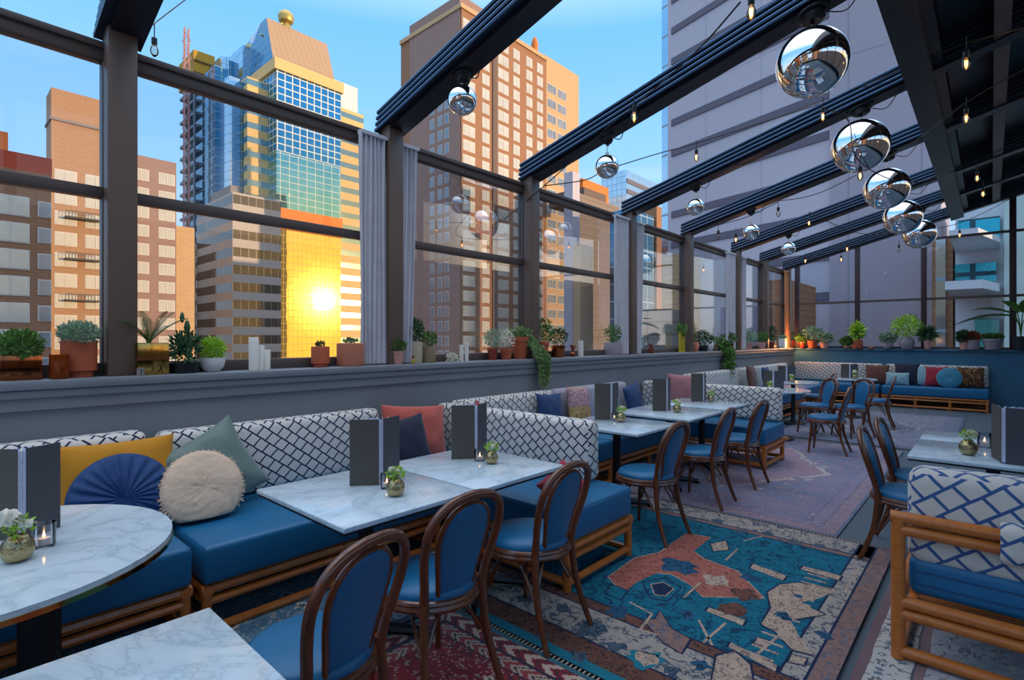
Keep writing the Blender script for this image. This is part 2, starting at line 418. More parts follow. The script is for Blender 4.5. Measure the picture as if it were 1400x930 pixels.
# window bays on the left: frame with two panes each
def bay(i, y0, y1, tr):
    bm = B(); x0, x1 = -4.08, -4.0
    box(bm, x0, x1, y0, y1, 3.19, 3.29, bev=.006)
    box(bm, x0-.01, x1+.02, y0, y1, 3.26, 3.30, bev=.004)
    box(bm, x0, x1, y0, y1, 2.36, 2.425, bev=.005)
    box(bm, x0, x1, y0, y1, SILL, SILL+.075, bev=.005)
    for y in (y0, y1-.05): box(bm, x0, x1, y, y+.05, SILL+.075, 3.19, bev=.004)
    w = struct('window_%d' % i, bm, M_rail)
    bm = B(); box(bm, -4.05, -4.04, y0+.05, y1-.05, SILL+.075, 2.36); obj('lower_pane', bm, M_glass, w, smooth=False)
    bm = B(); box(bm, -4.05, -4.04, y0+.05, y1-.05, 2.425, 3.19); obj('upper_pane', bm, M_glass, w, smooth=False)
for i in range(len(PY)-1): bay(i+1, PY[i]+.03, PY[i+1]-.03, i)
for i, y in enumerate(PY):
    bm = B(); box(bm, -4.0, -3.88, y-.075, y+.075, SILL, 3.37, bev=.008)
    box(bm, -4.10, -4.0, y-.045, y+.045, SILL, 3.3)
    struct('trim_%d' % (i+3), bm, M_post)

# roof: ribbed beams climbing to the right
SL = .262
def bz(x): return 3.30+SL*(x+4.05)
def sheared(bm, x0, x1, y0, y1, a, b, mi=0):
    P = [Vector((x, y, bz(x)+z)) for x in (x0, x1) for y in (y0, y1) for z in (a, b)]
    v = [bm.verts.new(p) for p in P]
    for q in ((0, 1, 3, 2), (4, 6, 7, 5), (0, 4, 5, 1), (2, 3, 7, 6), (0, 2, 6, 4), (1, 5, 7, 3)):
        bm.faces.new([v[i] for i in q]).material_index = mi
BL = {0: 'black ribbed roof beam behind the viewpoint, seen only in the mirror balls',
      2: 'black ribbed roof beam on the leftmost bronze post beside the dark unlit bulb',
      3: 'black ribbed roof beam carrying the leftmost mirror ball, over the first curtains',
      4: 'black ribbed roof beam carrying the largest, nearest mirror ball',
      5: 'black ribbed roof beam on the post with the second pair of curtains',
      6: 'black ribbed roof beam carrying the middle one of the five large mirror balls',
      7: 'black ribbed roof beam on the post with the third pair of curtains',
      8: 'brown-black roof beam next to the last one, carrying the farthest large mirror ball',
      9: 'brown-black roof beam along the top of the far window wall'}
for i, y in enumerate(PY):
    if i < 2: continue
    if i == 9: y = 15.12
    root = empty('roof_beam', (-4.05, y, 3.30), 0, BL[i], 'beam', 'ribbed roof beams')
    bm = B(); sheared(bm, -4.05, 4.6, -.07, .07, .03, .235)
    for k in range(4):
        z = .035+k*.055
        sheared(bm, -4.05, 4.6, -.115+.008*k, .10-.008*k, z, z+.022)
    for v in bm.verts: v.co -= Vector((-4.05, 0, 3.30))
    obj('track', bm, M_beam, root, smooth=False)
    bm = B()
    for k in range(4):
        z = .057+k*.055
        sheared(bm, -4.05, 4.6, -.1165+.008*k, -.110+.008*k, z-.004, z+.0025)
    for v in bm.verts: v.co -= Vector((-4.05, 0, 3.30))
    obj('highlight_lip', bm, M_beam_lip, root, smooth=False)  # pale strips stand in for highlights along the fin edges
    bm = B(); sheared(bm, -3.99, 4.6, -.06, .115, 0, .032)
    for v in bm.verts: v.co -= Vector((-4.05, 0, 3.30))
    obj('underside_plate', bm, M_beam_under, root, smooth=False)
# dark fixed roof on the right
bm = B(); sheared(bm, -.62, 4.6, -4, 15.3, .24, .30)
for k in range(1, 5):
    pass
struct('ceiling', bm, M_roof, smooth=False)
def girder(n, x0, x1, a, b, m=M_girder):
    bm = B(); sheared(bm, x0, x1, -4, 15.3, a, b); struct('trim_%d' % n, bm, m, smooth=False)
girder(20, -.66, -.44, -.06, .33); girder(21, -.44, -.36, .06, .25)
girder(22, .02, .14, .02, .25, M_post)
girder(23, 1.3, 1.42, .02, .25, M_post); girder(24, 2.6, 2.72, .02, .25, M_post)

# far window wall
FP = [-3.72, -2.40, -1.126, .337, 1.78, 3.2, 4.58]
for i in range(len(FP)-1):
    x0, x1 = FP[i]+.035, FP[i+1]-.035
    bm = B(); fs = 2.41
    zb = SILL if i < 3 else (SILL if i == 3 else 3.2)
    def quad(bm, xa, xb, za, ya=15.14, yb=15.18):
        """rises to the beam"""
        P = [Vector((x, y, z)) for x in (xa, xb) for y in (ya, yb) for z in (za, bz(x)+.01)]
        v = [bm.verts.new(p) for p in P]
        for q in ((0, 1, 3, 2), (4, 6, 7, 5), (0, 4, 5, 1), (2, 3, 7, 6), (0, 2, 6, 4), (1, 5, 7, 3)): bm.faces.new([v[k] for k in q])
    if zb < 3:
        box(bm, x0, x1, 15.12, 15.2, zb, zb+.05); box(bm, x0, x1, 15.12, 15.2, fs-.025, fs+.025)
    if i >= 2: box(bm, x0, x1, 15.12, 15.2, 3.73, 3.78)
    if zb >= 3: box(bm, x0, x1, 15.12, 15.2, 3.2, 3.26)
    box(bm, x0, x0+.02, 15.13, 15.19, zb, bz(x0)); box(bm, x1-.02, x1, 15.13, 15.19, zb, bz(x1))
    w = struct('window_%d' % (i+12), bm, M_rail, smooth=False)
    if zb < 3:
        bm = B(); box(bm, x0+.02, x1-.02, 15.155, 15.163, zb+.05, fs-.025); obj('lower_pane', bm, M_glass, w, smooth=False)
        top = fs+.025
    else: top = 3.26
    bm = B()
    if i >= 2:
        if zb < 3: box(bm, x0+.02, x1-.02, 15.155, 15.163, top, 3.73)
        quad(bm, x0+.02, x1-.02, 3.78, 15.155, 15.163)
    else: quad(bm, x0+.02, x1-.02, top, 15.155, 15.163)
    obj('upper_pane', bm, M_glass, w, smooth=False)
M_fpost = painted('plum_brown_steel', '3e2c33', .45, 2, .1)
for i, x in enumerate(FP):
    bm = B(); box(bm, x-.05, x+.05, 15.08, 15.2, SILL if x < 1 else 3.2, bz(x-.05)+.02, bev=.006)
    struct('trim_%d' % (30+i), bm, M_fpost)

# ------------------------------------------------------------------ curtains
M_sunlit_cloth = fabric('sunlit_tint_curtain_cloth', 'c8875a', .9, .15, .2, .3)  # amber cloth colour stands in for low sunlight on the curtain
def curtain(ya, yb, label, seed, m=M_curtain, tie=0.0, xx=-3.93):
    r = random.Random(seed); root = empty('curtain', (xx, (ya+yb)/2, SILL+.01), 0, label, 'curtain', 'grey curtains on the window posts')
    bm = B(); nx = 64; nz = 10; H = 3.27-SILL-.02; w = yb-ya; fold = max(3, round(w/.045)); top = []
    rows = []
    for k in range(nz+1):
        t = k/nz; row = []
        for j in range(nx+1):
            s = j/nx; ph = s*fold*2*PI
            am = .022*(1+.25*math.sin(ph*.37+seed))
            e = tie*math.sin(t*PI/2) if tie else 0
            yy = -w/2+s*w
            if tie > 0: yy = -w/2+s*w*(1-.35*tie*(1-t)**1.5)
            if tie < 0: yy = w/2-(1-s)*w*(1-.35*(-tie)*(1-t)**1.5)
            row.append((am*math.sin(ph+.4*math.sin(t*3+seed)), yy+.006*math.sin(t*5+s*9), t*H))
        rows.append(row)
    for off in (0, 1):
        V = [[bm.verts.new((x+off*.004, y, z)) for x, y, z in row] for row in rows]
        for k in range(nz):
            for j in range(nx):
                q = (V[k][j], V[k][j+1], V[k+1][j+1], V[k+1][j]); bm.faces.new(q if off else q[::-1])
        top.append(V)
    obj('cloth', bm, m, root, angle=80)
    bm = B(); box(bm, -.03, .035, -w/2, w/2, H-.03, H); obj('heading_tape', bm, m, root, smooth=False)
def cy(px): return at(px, 400, x=-3.93)[1]
curtain(cy(491.5), cy(527.5), 'grey pleated curtain left of the second post, beside the golden tower', 1)
curtain(cy(547.5), cy(570.5), 'narrow grey curtain just right of the second post, gathered below', 2, tie=1)
curtain(cy(840), cy(859), 'pale grey curtain left of the post behind the square grey planter', 3)
curtain(cy(867), cy(880), 'pale grey curtain right of the post behind the square grey planter', 4, tie=1)
curtain(cy(993), cy(1004.5), 'far grey curtain just left of a post, third pair along the windows', 5)
curtain(cy(1012), cy(1019), 'far grey curtain just right of a post, third pair along the windows', 6)
curtain(cy(1073), cy(1080), 'curtain coloured as if sunlit in the far corner beside the last window', 7, M_sunlit_cloth)
# ------------------------------------------------------------------ rugs
def woven(h, vine=None, sc=9):
    n = N('woven_wool_'+h); o = n.oc(); q = n.n.new('ShaderNodeVectorMath'); q.operation = 'SNAP'; n.L(o, q.inputs[0]); q.inputs[1].default_value = (.009, .009, 1)
    f = n.noise(o, 14, 4, .6); c = hexc(h); col = n.mix(f, tuple(x*.7 for x in c), tuple(min(1, x*1.25) for x in c))
    if vine:
        v = n.math('LESS_THAN', n.math('ABSOLUTE', n.math('SUBTRACT', n.noise(q.outputs[0], sc, 2, .5, .9), .5)), .022)
        v2 = n.math('LESS_THAN', n.math('ABSOLUTE', n.math('SUBTRACT', n.noise(q.outputs[0], sc*1.9, 2), .42)), .02)
        col = n.mix(n.math('MULTIPLY', v, .8), col, hexc(vine)); col = n.mix(n.math('MULTIPLY', v2, .6), col, hexc(vine, 1.5))
    n.bsdf(col, .95, 0, n.bump(n.noise(o, 160, 2), .35, .004), spec=.15); return n.m
def inlay(o, mats, shapes, org):
    """woven figures set into the pile of a rug: (material index, floor outline)"""
    me = o.data; bm = bmesh.new(); bm.from_mesh(me)
    for k, (mi, pts, lift) in enumerate(shapes):
        P = [Vector((p[0]-org[0], p[1]-org[1], .008+lift)) for p in pts]
        f = bm.faces.new([bm.verts.new(p) for p in P]); f.normal_update()
        if f.normal.z < 0: f.normal_flip()
        f.material_index = mi; bmesh.ops.triangulate(bm, faces=[f])
    bm.normal_update(); uvbox(bm); bm.to_mesh(me); bm.free()
    for m in mats: me.materials.append(m)
def rug(label, x0, x1, y0, y1, m_args, z=.006, rz=0, fringe=True):
    hx, hy = (x1-x0)/2, (y1-y0)/2
    m = rug_mat('rug_'+str(len(bpy.data.materials)), hx, hy, **m_args)
    bm = B(); box(bm, -hx, hx, -hy, hy, 0, .008, bev=.003)
    o = obj('patterned_rug', bm, m, None, loc=((x0+x1)/2, (y0+y1)/2, z), rot=(0, 0, rz))
    tag(o, label, 'rug', 'overlapping patterned rugs')
    if fringe:
        for s in (-1, 1):
            bm = B()
            n = int(2*hx/.012)
            for k in range(n):
                xx = -hx+(k+.5)*2*hx/n
                if k % 2: box(bm, xx-.002, xx+.002, s*hy-.002 if s > 0 else -hy-.035, hy+.035 if s > 0 else -hy+.002, 0, .003)
            tag(obj('fringe', bm, M_beige, o, smooth=False), kind='stuff')
    return o
rug('large turquoise rug with peach medallion and cream border, in front of the middle chairs', -2.95, -.50, 1.98, 4.55,
    dict(field='1b5f78', field2='2f7f93', med='b4736a', med2='8e6a6c', mcol='b0867c',
         bands=[(.02, '2b2a3c', None), (.11, '6e5048', '8c6c60'), (.04, '7a564c', None), (.25, 'a1958a', '33506e'), (.06, '74493f', 'a58878')],
         cell=.17, medsize=(.75, 1.15), wear=.14, worn='a08a8c'), z=.014)
rug('faded pinkish lilac rug in the aisle beside the second group of tables', -3.2, -.86, 4.6, 8.7,
    dict(field='7d6c84', field2='5f7290', med='a87a80', med2='7a7fa0', mcol='9a8390', bands=[(.03, '3d6078', None), (.12, 'a07f80', '6c6f8c'), (.10, '8e7f94', '51587a')],
         cell=.12, medsize=(.7, 1.3), wear=.75, worn='9d8fa6', lines='4c4f6c', detail=.7), z=.005)
rug('deep red rug with cream motifs under the second chair, foreground', -2.25, .2, .55, 1.95,
    dict(field='8a1020', field2='98202c', med='2b3560', med2='a23a3c', mcol='c9a68c', bands=[(.03, '2c6a78', None), (.09, '8a1020', 'c8b0a0', 't'), (.015, '2a2440', None), (.08, 'b9a494', '98333a', 't')],
         cell=.13, medsize=(.5, .45), wear=.05, worn='a06060', lines='2a1c30'), z=.015)
rug('blue grey rug with small red medallions, between bench and nearest chair', -3.6, -2.27, -.6, 1.95,
    dict(field='3f6f8c', field2='527f98', med='8f2434', med2='2b3560', mcol='a02c3c', bands=[(.05, '26324a', None), (.10, '7c8fa0', '2e4a68')],
         cell=.16, medsize=(.3, .5), wear=.3, worn='7892a4'), z=.016)
rug('cream grey rug with dark leafy outlines beneath the right-hand rattan sofa', -.46, 1.9, 1.2, 4.5,
    dict(field='9a979a', field2='a8a4a6', med='8a8f98', med2='a58a88', mcol='7f8b96', bands=[(.04, '6a4b50', None), (.16, 'b9b2ac', '4a6478'), (.04, '7a5a5c', None)],
         cell=.14, medsize=(.6, 1), wear=.25, worn='8f8c92', lines='363c4c'), z=.010)
rug('grey blue rug in front of the bench on the far wall', -2.6, -.35, 8.9, 13.2,
    dict(field='6d7286', field2='80849a', med='5f6a84', med2='8c8296', mcol='8e8796', bands=[(.05, '2f3c58', None), (.22, '70748a', '38476a')],
         cell=.16, medsize=(.6, 1.2), wear=.5, worn='8a8a9c', lines='39415c'), z=.006)

# large figures of the turquoise rug
rugA = next(o for o in bpy.data.objects if str(o.get('label', '')).startswith('large turquoise'))
mA = [woven('1c6a82', '173650', 8), woven('a9685c', '7a4038', 16), woven('a59a92', '34465c', 9), woven('22304c'), woven('b8a08e', '6c5c5c', 20), woven('6f4c42', '3a2c30', 14), woven('8f6e66', '4c5a6c', 14), woven('24788c'), woven('2c5674', '18283f', 14), woven('51606e', '2a3a50', 14)]
def gp(L): return [at(656+x*.41, 656+y*.41, z=.02)[:2] for x, y in L]
def rc(x0, x1, y0, y1): return [(x0, y0), (x1, y0), (x1, y1), (x0, y1)]
def grow(P, g):
    cx = sum(p[0] for p in P)/len(P); cy_ = sum(p[1] for p in P)/len(P)
    return [(cx+(p[0]-cx)*(1+g/max(.05, math.hypot(p[0]-cx, p[1]-cy_))), cy_+(p[1]-cy_)*(1+g/max(.05, math.hypot(p[0]-cx, p[1]-cy_)))) for p in P]
S = [(8, rc(-2.95, -.5, 1.98, 2.04), .0002), (6, rc(-2.95, -.5, 2.04, 2.18), .0002), (3, rc(-2.95, -.5, 2.18, 2.45), .0003), (6, rc(-2.95, -.5, 2.45, 2.53), .0002),
     (3, rc(-.70, -.60, 2.53, 4.52), .0003), (7, rc(-.60, -.50, 2.04, 4.52), .0004), (3, rc(-2.95, -.60, 4.27, 4.52), .0003), (7, rc(-2.95, -.6, 4.20, 4.27), .0004),
     (1, rc(-2.95, -.70, 2.545, 4.20), .0003)]
for a, b, yy, hh in ((-2.95, -.5, 2.182, .006), (-2.95, -.5, 2.45, .006), (-2.95, -.5, 2.537, .007), (-2.95, -.60, 4.20, .008), (-2.95, -.6, 4.27, .008)): S.append((4, rc(a, b, yy-hh, yy+hh), .0006))
for xx in (-.70, -.60): S.append((4, rc(xx-.006, xx+.006, 2.54, 4.52), .0006))
med = gp([(945, 395), (855, 305), (745, 265), (712, 240), (770, 195), (690, 180), (640, 215), (600, 245), (520, 262), (430, 325), (480, 380), (520, 345), (590, 312), (640, 316), (700, 350), (740, 390)])
S += [(5, grow(med, .012), .0005), (2, med, .0007)]
def blob(x, y, r, n=14, k=.25, seed=1):
    rr = random.Random(seed); c = at(656+x*.41, 656+y*.41, z=.02); return [(c.x+r*(1+rr.uniform(-k, k))*math.cos(2*PI*i/n), c.y+r*(1+rr.uniform(-k, k))*math.sin(2*PI*i/n)) for i in range(n)]
S += [(9, blob(662, 290, .115, 18, .3, 2), .0010), (5, blob(795, 338, .075, 12, .5, 3), .0010)]
for k, L in enumerate(([(960, 378), (1000, 352), (1060, 345), (1200, 368), (1130, 398), (1070, 412), (1150, 452), (1080, 462), (1035, 470), (1075, 540), (1115, 588), (1040, 568), (985, 508), (938, 484), (972, 430)],
          [(765, 428), (885, 470), (875, 488), (755, 440)], [(912, 282), (1022, 322), (1010, 338), (902, 296)], [(1080, 290), (1205, 322), (1195, 337), (1070, 300)], [(838, 545), (992, 622), (985, 642), (828, 560)],
          [(600, 440), (640, 500), (700, 532), (672, 580), (612, 545), (545, 470), (585, 468)], [(790, 590), (850, 575), (900, 618), (912, 690), (770, 690)], [(1040, 585), (1090, 600), (1080, 620), (1030, 610)], [(925, 528), (965, 540), (955, 562), (915, 548)],
          [(545, 345), (615, 330), (668, 362), (625, 405), (570, 395)], [(440, 352), (492, 372), (470, 402), (420, 380)], [(770, 215), (820, 205), (830, 235), (780, 240)])):
    P = gp(L); S += [(4, grow(P, .014), .0008), ((7 if k in (5,) else 1 if k in (9, 10) else 5), P, .0011)]
P = gp([(572, 352), (612, 345), (645, 365), (618, 388), (585, 385)]); S += [(5, grow(P, .01), .0013), (4, P, .0015)]
for (a, b), (c, d) in (((500, 410), (575, 450)), ((575, 450), (535, 500)), ((535, 500), (590, 520)), ((680, 395), (735, 345)), ((820, 270), (860, 232)), ((730, 470), (775, 555)), ((820, 480), (745, 545)), ((905, 600), (1000, 520)), ((880, 205), (940, 190)), ((1215, 380), (1260, 300))):
    a, c = Vector(gp([(a, b)])[0]), Vector(gp([(c, d)])[0]); t_ = (c-a).normalized(); q = Vector((-t_.y, t_.x))*.007; S.append((5, [a-q, c-q, c+q, a+q], .0013))
for (x, y), r_ in (((840, 435), .10), ((900, 330), .07), ((1010, 455), .05), ((690, 450), .06), ((460, 440), .07), ((1060, 390), .03), ((1150, 520), .05), ((740, 620), .05), ((560, 590), .05), ((880, 385), .09), ((620, 205), .05)):
    S.append((9 if r_ < .08 else 6, blob(x, y, r_*.8, 15, .4, x), .0012))
for k in range(17):    # comb along the right edge of the field
    y_ = 2.60+k*.075; S.append((5, rc(-.86, -.74, y_, y_+.018), .0009))
# figures in the cream border
for x, y, r_ in ((370, 500, .10), (450, 560, .06), (275, 430, .05), (555, 600, .11), (640, 640, .06), (210, 520, .05), (330, 590, .05), (150, 400, .06), (90, 330, .08)):
    S += [(8 if r_ > .1 else 10, blob(x, y, r_*.75, 15, .45, x), .0012)]
    if r_ > .1: S.append((5, blob(x, y, r_*.5, 10, .3, x+1), .0014))
for k in range(7): S.append((10, blob(620+k*85, 100+k*20+(k % 2)*12, .045, 12, .5, 90+k), .0012))
inlay(rugA, mA, S, (rugA.location.x, rugA.location.y))
# ------------------------------------------------------------------ bentwood chair
def make_chair():
    t = empty('bentwood_chair', (0, 0, 0), 0, 'chair', 'chair', 'bentwood chairs with blue upholstery')
    # seat pad
    bm = B(); prof = [(0, .415), (.185, .415), (.205, .425), (.212, .445), (.205, .468), (.18, .483), (.10, .490), (0, .492)]
    lathe(bm, prof, 36)
    for v in bm.verts:
        v.co.x *= 1.0-(.10 if v.co.y < 0 else 0)*min(1, -v.co.y/.2 if v.co.y < 0 else 0)
    obj('seat', bm, M_blue, t, angle=60)
    bm = B(); pts = [(.213*math.cos(a)*(1-(.10*max(0, -math.sin(a)))), .213*math.sin(a), .43) for a in [2*PI*k/36 for k in range(36)]]
    sweep(bm, pts, .014, 8, closed=True)
    sweep(bm, [(p[0]*1.005, p[1]*1.005, .41) for p in pts], .017, 8, closed=True)
    box(bm, -.17, .17, -.17, .17, .395, .412); obj('seat_frame', bm, M_bent, t)
    for s in (-1, 1):
        bm = B(); sweep(bm, crom([(s*.155, .135, .40), (s*.16, .145, .28), (s*.17, .158, .14), (s*.182, .172, .001)], 5), [.019-.0065*i/15 for i in range(16)], 10)
        obj('leg', bm, M_bent, t)
        bm = B(); sweep(bm, crom([(s*.150, -.165, .47), (s*.155, -.172, .36), (s*.165, -.19, .22), (s*.178, -.235, .08), (s*.185, -.268, .001)], 5), [.020-.006*i/20 for i in range(21)], 10)
        obj('leg', bm, M_bent, t)
    # outer hoop
    H = [(-.150, -.165, .43), (-.160, -.180, .52), (-.180, -.205, .62), (-.190, -.232, .72), (-.170, -.258, .81), (-.105, -.275, .868), (0, -.282, .888),
         (.105, -.275, .868), (.170, -.258, .81), (.190, -.232, .72), (.180, -.205, .62), (.160, -.180, .52), (.150, -.165, .43)]
    H = [(a, b, .43+(c-.43)*.945) for a, b, c in H]
    bm = B(); sweep(bm, crom(H, 5), .0185, 10); obj('back_frame', bm, M_bent, t)
    I = [(-.085, -.170, .44), (-.100, -.188, .54), (-.118, -.210, .64), (-.122, -.233, .73), (-.100, -.254, .80), (-.055, -.266, .838), (0, -.270, .850),
         (.055, -.266, .838), (.100, -.254, .80), (.122, -.233, .73), (.118, -.210, .64), (.100, -.188, .54), (.085, -.170, .44)]
    I = [(a, b, .43+(c-.43)*.945) for a, b, c in I]
    ip = crom(I, 5); bm = B(); sweep(bm, ip, .0115, 8); obj('inner_hoop', bm, M_bent, t)
    # upholstered panel inside the inner hoop
    bm = B(); n = len(ip); half = n//2; rows = []
    for k in range(half+1):
        a, b = ip[k], ip[n-1-k]
        if k == half: a = b = ip[half]
        rows.append((a, b))
    m = 10; fr, bk = [], []
    for k, (a, b) in enumerate(rows):
        ra, rb = [], []
        for j in range(m+1):
            s = j/m; p = a.lerp(b, s); u = (1-abs(2*s-1)**2.5)
            e = min(1, k/2.5)*min(1, (half-k)/3+.02)
            th = .006+.016*u*e
            ra.append(bm.verts.new(p+Vector((0, th, .15*th)))); rb.append(bm.verts.new(p-Vector((0, th, .15*th))))
        fr.append(ra); bk.append(rb)
    for k in range(half):
        for j in range(m):
            bm.faces.new((fr[k][j], fr[k][j+1], fr[k+1][j+1], fr[k+1][j])); bm.faces.new((bk[k][j+1], bk[k][j], bk[k+1][j], bk[k+1][j+1]))
    for j in range(m): bm.faces.new((bk[0][j], bk[0][j+1], fr[0][j+1], fr[0][j])); bm.faces.new((fr[-1][j], fr[-1][j+1], bk[-1][j+1], bk[-1][j]))
    for k in range(half): bm.faces.new((bk[k][0], fr[k][0], fr[k+1][0], bk[k+1][0])); bm.faces.new((fr[k][m], bk[k][m], bk[k+1][m], fr[k+1][m]))
    bmesh.ops.remove_doubles(bm, verts=bm.verts, dist=1e-5); bmesh.ops.recalc_face_normals(bm, faces=bm.faces)
    obj('back_panel', bm, M_blue, t, angle=80)
    # bent braces under the seat
    for (a, b, c) in (((-.155, .13, .20), (-.12, .02, .385), (-.152, -.15, .22)), ((.155, .13, .20), (.12, .02, .385), (.152, -.15, .22)), ((-.155, .135, .22), (0, .10, .385), (.155, .135, .22)), ((-.158, -.18, .22), (0, -.12, .385), (.158, -.18, .22))):
        a, b, c = map(Vector, (a, b, c)); P = [a, a.lerp(b, .55)+Vector((0, 0, .05)), b, c.lerp(b, .55)+Vector((0, 0, .05)), c]
        bm = B(); sweep(bm, crom(P, 4), .008, 6); obj('brace', bm, M_bent, t)
    return t
chair0 = make_chair()
used = [0]
def chair(x, y, facing, label):
    """facing: direction in degrees the sitter looks, 180 = towards the windows"""
    o = chair0 if not used[0] else dup(chair0)
    used[0] = 1; o.location = (x, y, .0225 if (-3 < x < .2 and y < 4.4) else .0145); o.rotation_euler = (0, 0, rad(facing-90)); o['label'] = label
chair(-1.68, .86, 192, 'nearest bentwood chair, its blue oval back filling the bottom centre of the view')
chair(-1.80, 1.46, 178, 'bentwood chair pushed up to the marble table with the leftmost gold vase of the pair')
chair(-1.80, 2.12, 181, 'bentwood chair standing in front of the blue corner seat with orange wood frame')
chair(-1.97, 3.72, 178, 'bentwood chair at the table with the pink and gold floral cushion behind')
chair(-2.0, 4.80, 182, 'bentwood chair in the middle of the second row, between its two neighbours')
chair(-1.98, 5.68, 178, 'bentwood chair last in the second row, in front of the black-spotted bench end')
chair(-1.62, 7.98, 183, 'dark bentwood chair drawn up sideways to the far round table, seat turned left')
chair(-2.05, 9.35, 225, 'dark bentwood chair behind the far round table, seen through other chairs')
chair(-1.60, 9.5, 235, 'bentwood chair with its rounded blue back towards us beyond the round table')
chair(-1.45, 10.75, 185, 'bentwood chair just left of the long far bench, side on and dark')
chair(-2.35, 10.9, 200, 'bentwood chair farthest back, half hidden beside the far bench')
chair(-.40, 4.42, 2, 'nearer of the two bentwood chairs at the right-hand table by the aisle')
chair(-.38, 5.02, 0, 'farther of the two bentwood chairs at the right-hand table by the aisle')

# ------------------------------------------------------------------ tables
TT = .757
def table(x0, x1, y0, y1, label, ztop=TT, base='cross'):
    cx, cyy = (x0+x1)/2, (y0+y1)/2
    t = empty('marble_table', (cx, cyy, .0225 if cyy < 4.4 else .0145), 0, label, 'table', 'square marble café tables')
    dz = t.location.z; hx, hy = (x1-x0)/2, (y1-y0)/2
    bm = B(); box(bm, -hx, hx, -hy, hy, ztop-.022-dz, ztop-dz, bev=.004); obj('tabletop', bm, M_marble, t)
    bm = B(); box(bm, -hx+.004, hx-.004, -hy+.004, hy-.004, ztop-.032-dz, ztop-.022-dz); obj('edge_board', bm, M_brass if base == 'brass' else M_black, t, smooth=False)
    bm = B(); lathe(bm, [(.036, .04), (.036, ztop-.036-dz)], 20); lathe(bm, [(.05, ztop-.05-dz), (.12, ztop-.034-dz), (0, ztop-.0325-dz)], 20); obj('pedestal', bm, M_black, t)
    bm = B()
    for k in range(4):
        a = PI/4+k*PI/2; d = Vector((math.cos(a), math.sin(a), 0))
        sweep(bm, [d*.02+Vector((0, 0, .065)), d*.16+Vector((0, 0, .045)), d*.30+Vector((0, 0, .026))], [.034, .028, .022], 8, flat=1)
        lathe(bm, [(0, 0), (.026, 0), (.026, .014), (0, .02)], 10, c=d*.30)
    obj('base', bm, M_black, t)
    return t
table(-2.70, -1.88, 1.10, 1.815, 'marble table nearest in the window row, charcoal menu and gold vase on it')
table(-2.70, -1.88, 1.835, 2.55, 'second marble table in the window row, next to the spotted bench end', TT-.004)
table(-2.86, -2.04, 3.72, 4.46, 'marble table opposite the navy and floral cushions')
table(-2.88, -2.05, 4.70, 5.58, 'middle marble table of the second group, between its two neighbours')
table(-2.90, -2.08, 5.66, 6.42, 'marble table farthest in the second group, against the spotted bench end')
table(-1.61, -.83, -.18, .53, 'blank marble table corner at the bottom left, nearest the viewer')
table(-.40, .42, 4.22, 4.98, 'marble table behind the right-hand rattan sofa, gold vase on it', TT)
table(-.40, .42, 5.0, 5.5, 'narrow marble table pushed against the right-hand one, farther side', TT-.003)
# round-ended table at the left
t = empty('oval_table', (-2.57, -.25, .0245), 0, 'oval marble table with brass edge on a black column, far left', 'table')
def stad(r, y0, y1, n=24):
    return [(r*math.cos(PI*k/n), y1+r*math.sin(PI*k/n)) for k in range(n+1)]+[(-r*math.cos(PI*k/n), y0-r*math.sin(PI*k/n)) for k in range(n+1)]
bm = B(); prism(bm, stad(.600, -.35, .33), .022, Matrix.Translation((0, 0, .713))); obj('tabletop', bm, M_marble, t, angle=30)
bm = B(); prism(bm, stad(.604, -.35, .33), .017, Matrix.Translation((0, 0, .700))); obj('brass_edge', bm, M_brass, t, angle=30)
for yy in (.53, -.5):
    bm = B(); lathe(bm, [(.062, .02), (.062, .700)], 24, c=(0, yy, 0)); lathe(bm, [(.25, 0), (.25, .012), (.08, .03), (0, .03)], 32, c=(0, yy, 0)); obj('column', bm, M_black, t)
def round_table(x, y, r, label, z=.75):
    t = empty('round_table', (x, y, .0145), 0, label, 'table')
    bm = B(); lathe(bm, [(0, z-.04), (r-.01, z-.04), (r, z-.034), (r, z-.018), (r-.004, z-.0145), (0, z-.0145)], 40); obj('tabletop', bm, M_marble, t, angle=30)
    bm = B(); lathe(bm, [(.2, 0), (.2, .012), (.05, .035), (.034, .08), (.034, z-.06), (.09, z-.041)], 20); obj('pedestal', bm, M_black, t)
round_table(-2.35, 8.55, .42, 'round marble table in the middle distance beyond the spotted bench end')
round_table(-2.60, 10.3, .40, 'small round marble table behind the other round one, near the windows')
round_table(-1.95, 11.9, .38, 'far round marble table beside the bench on the far wall')

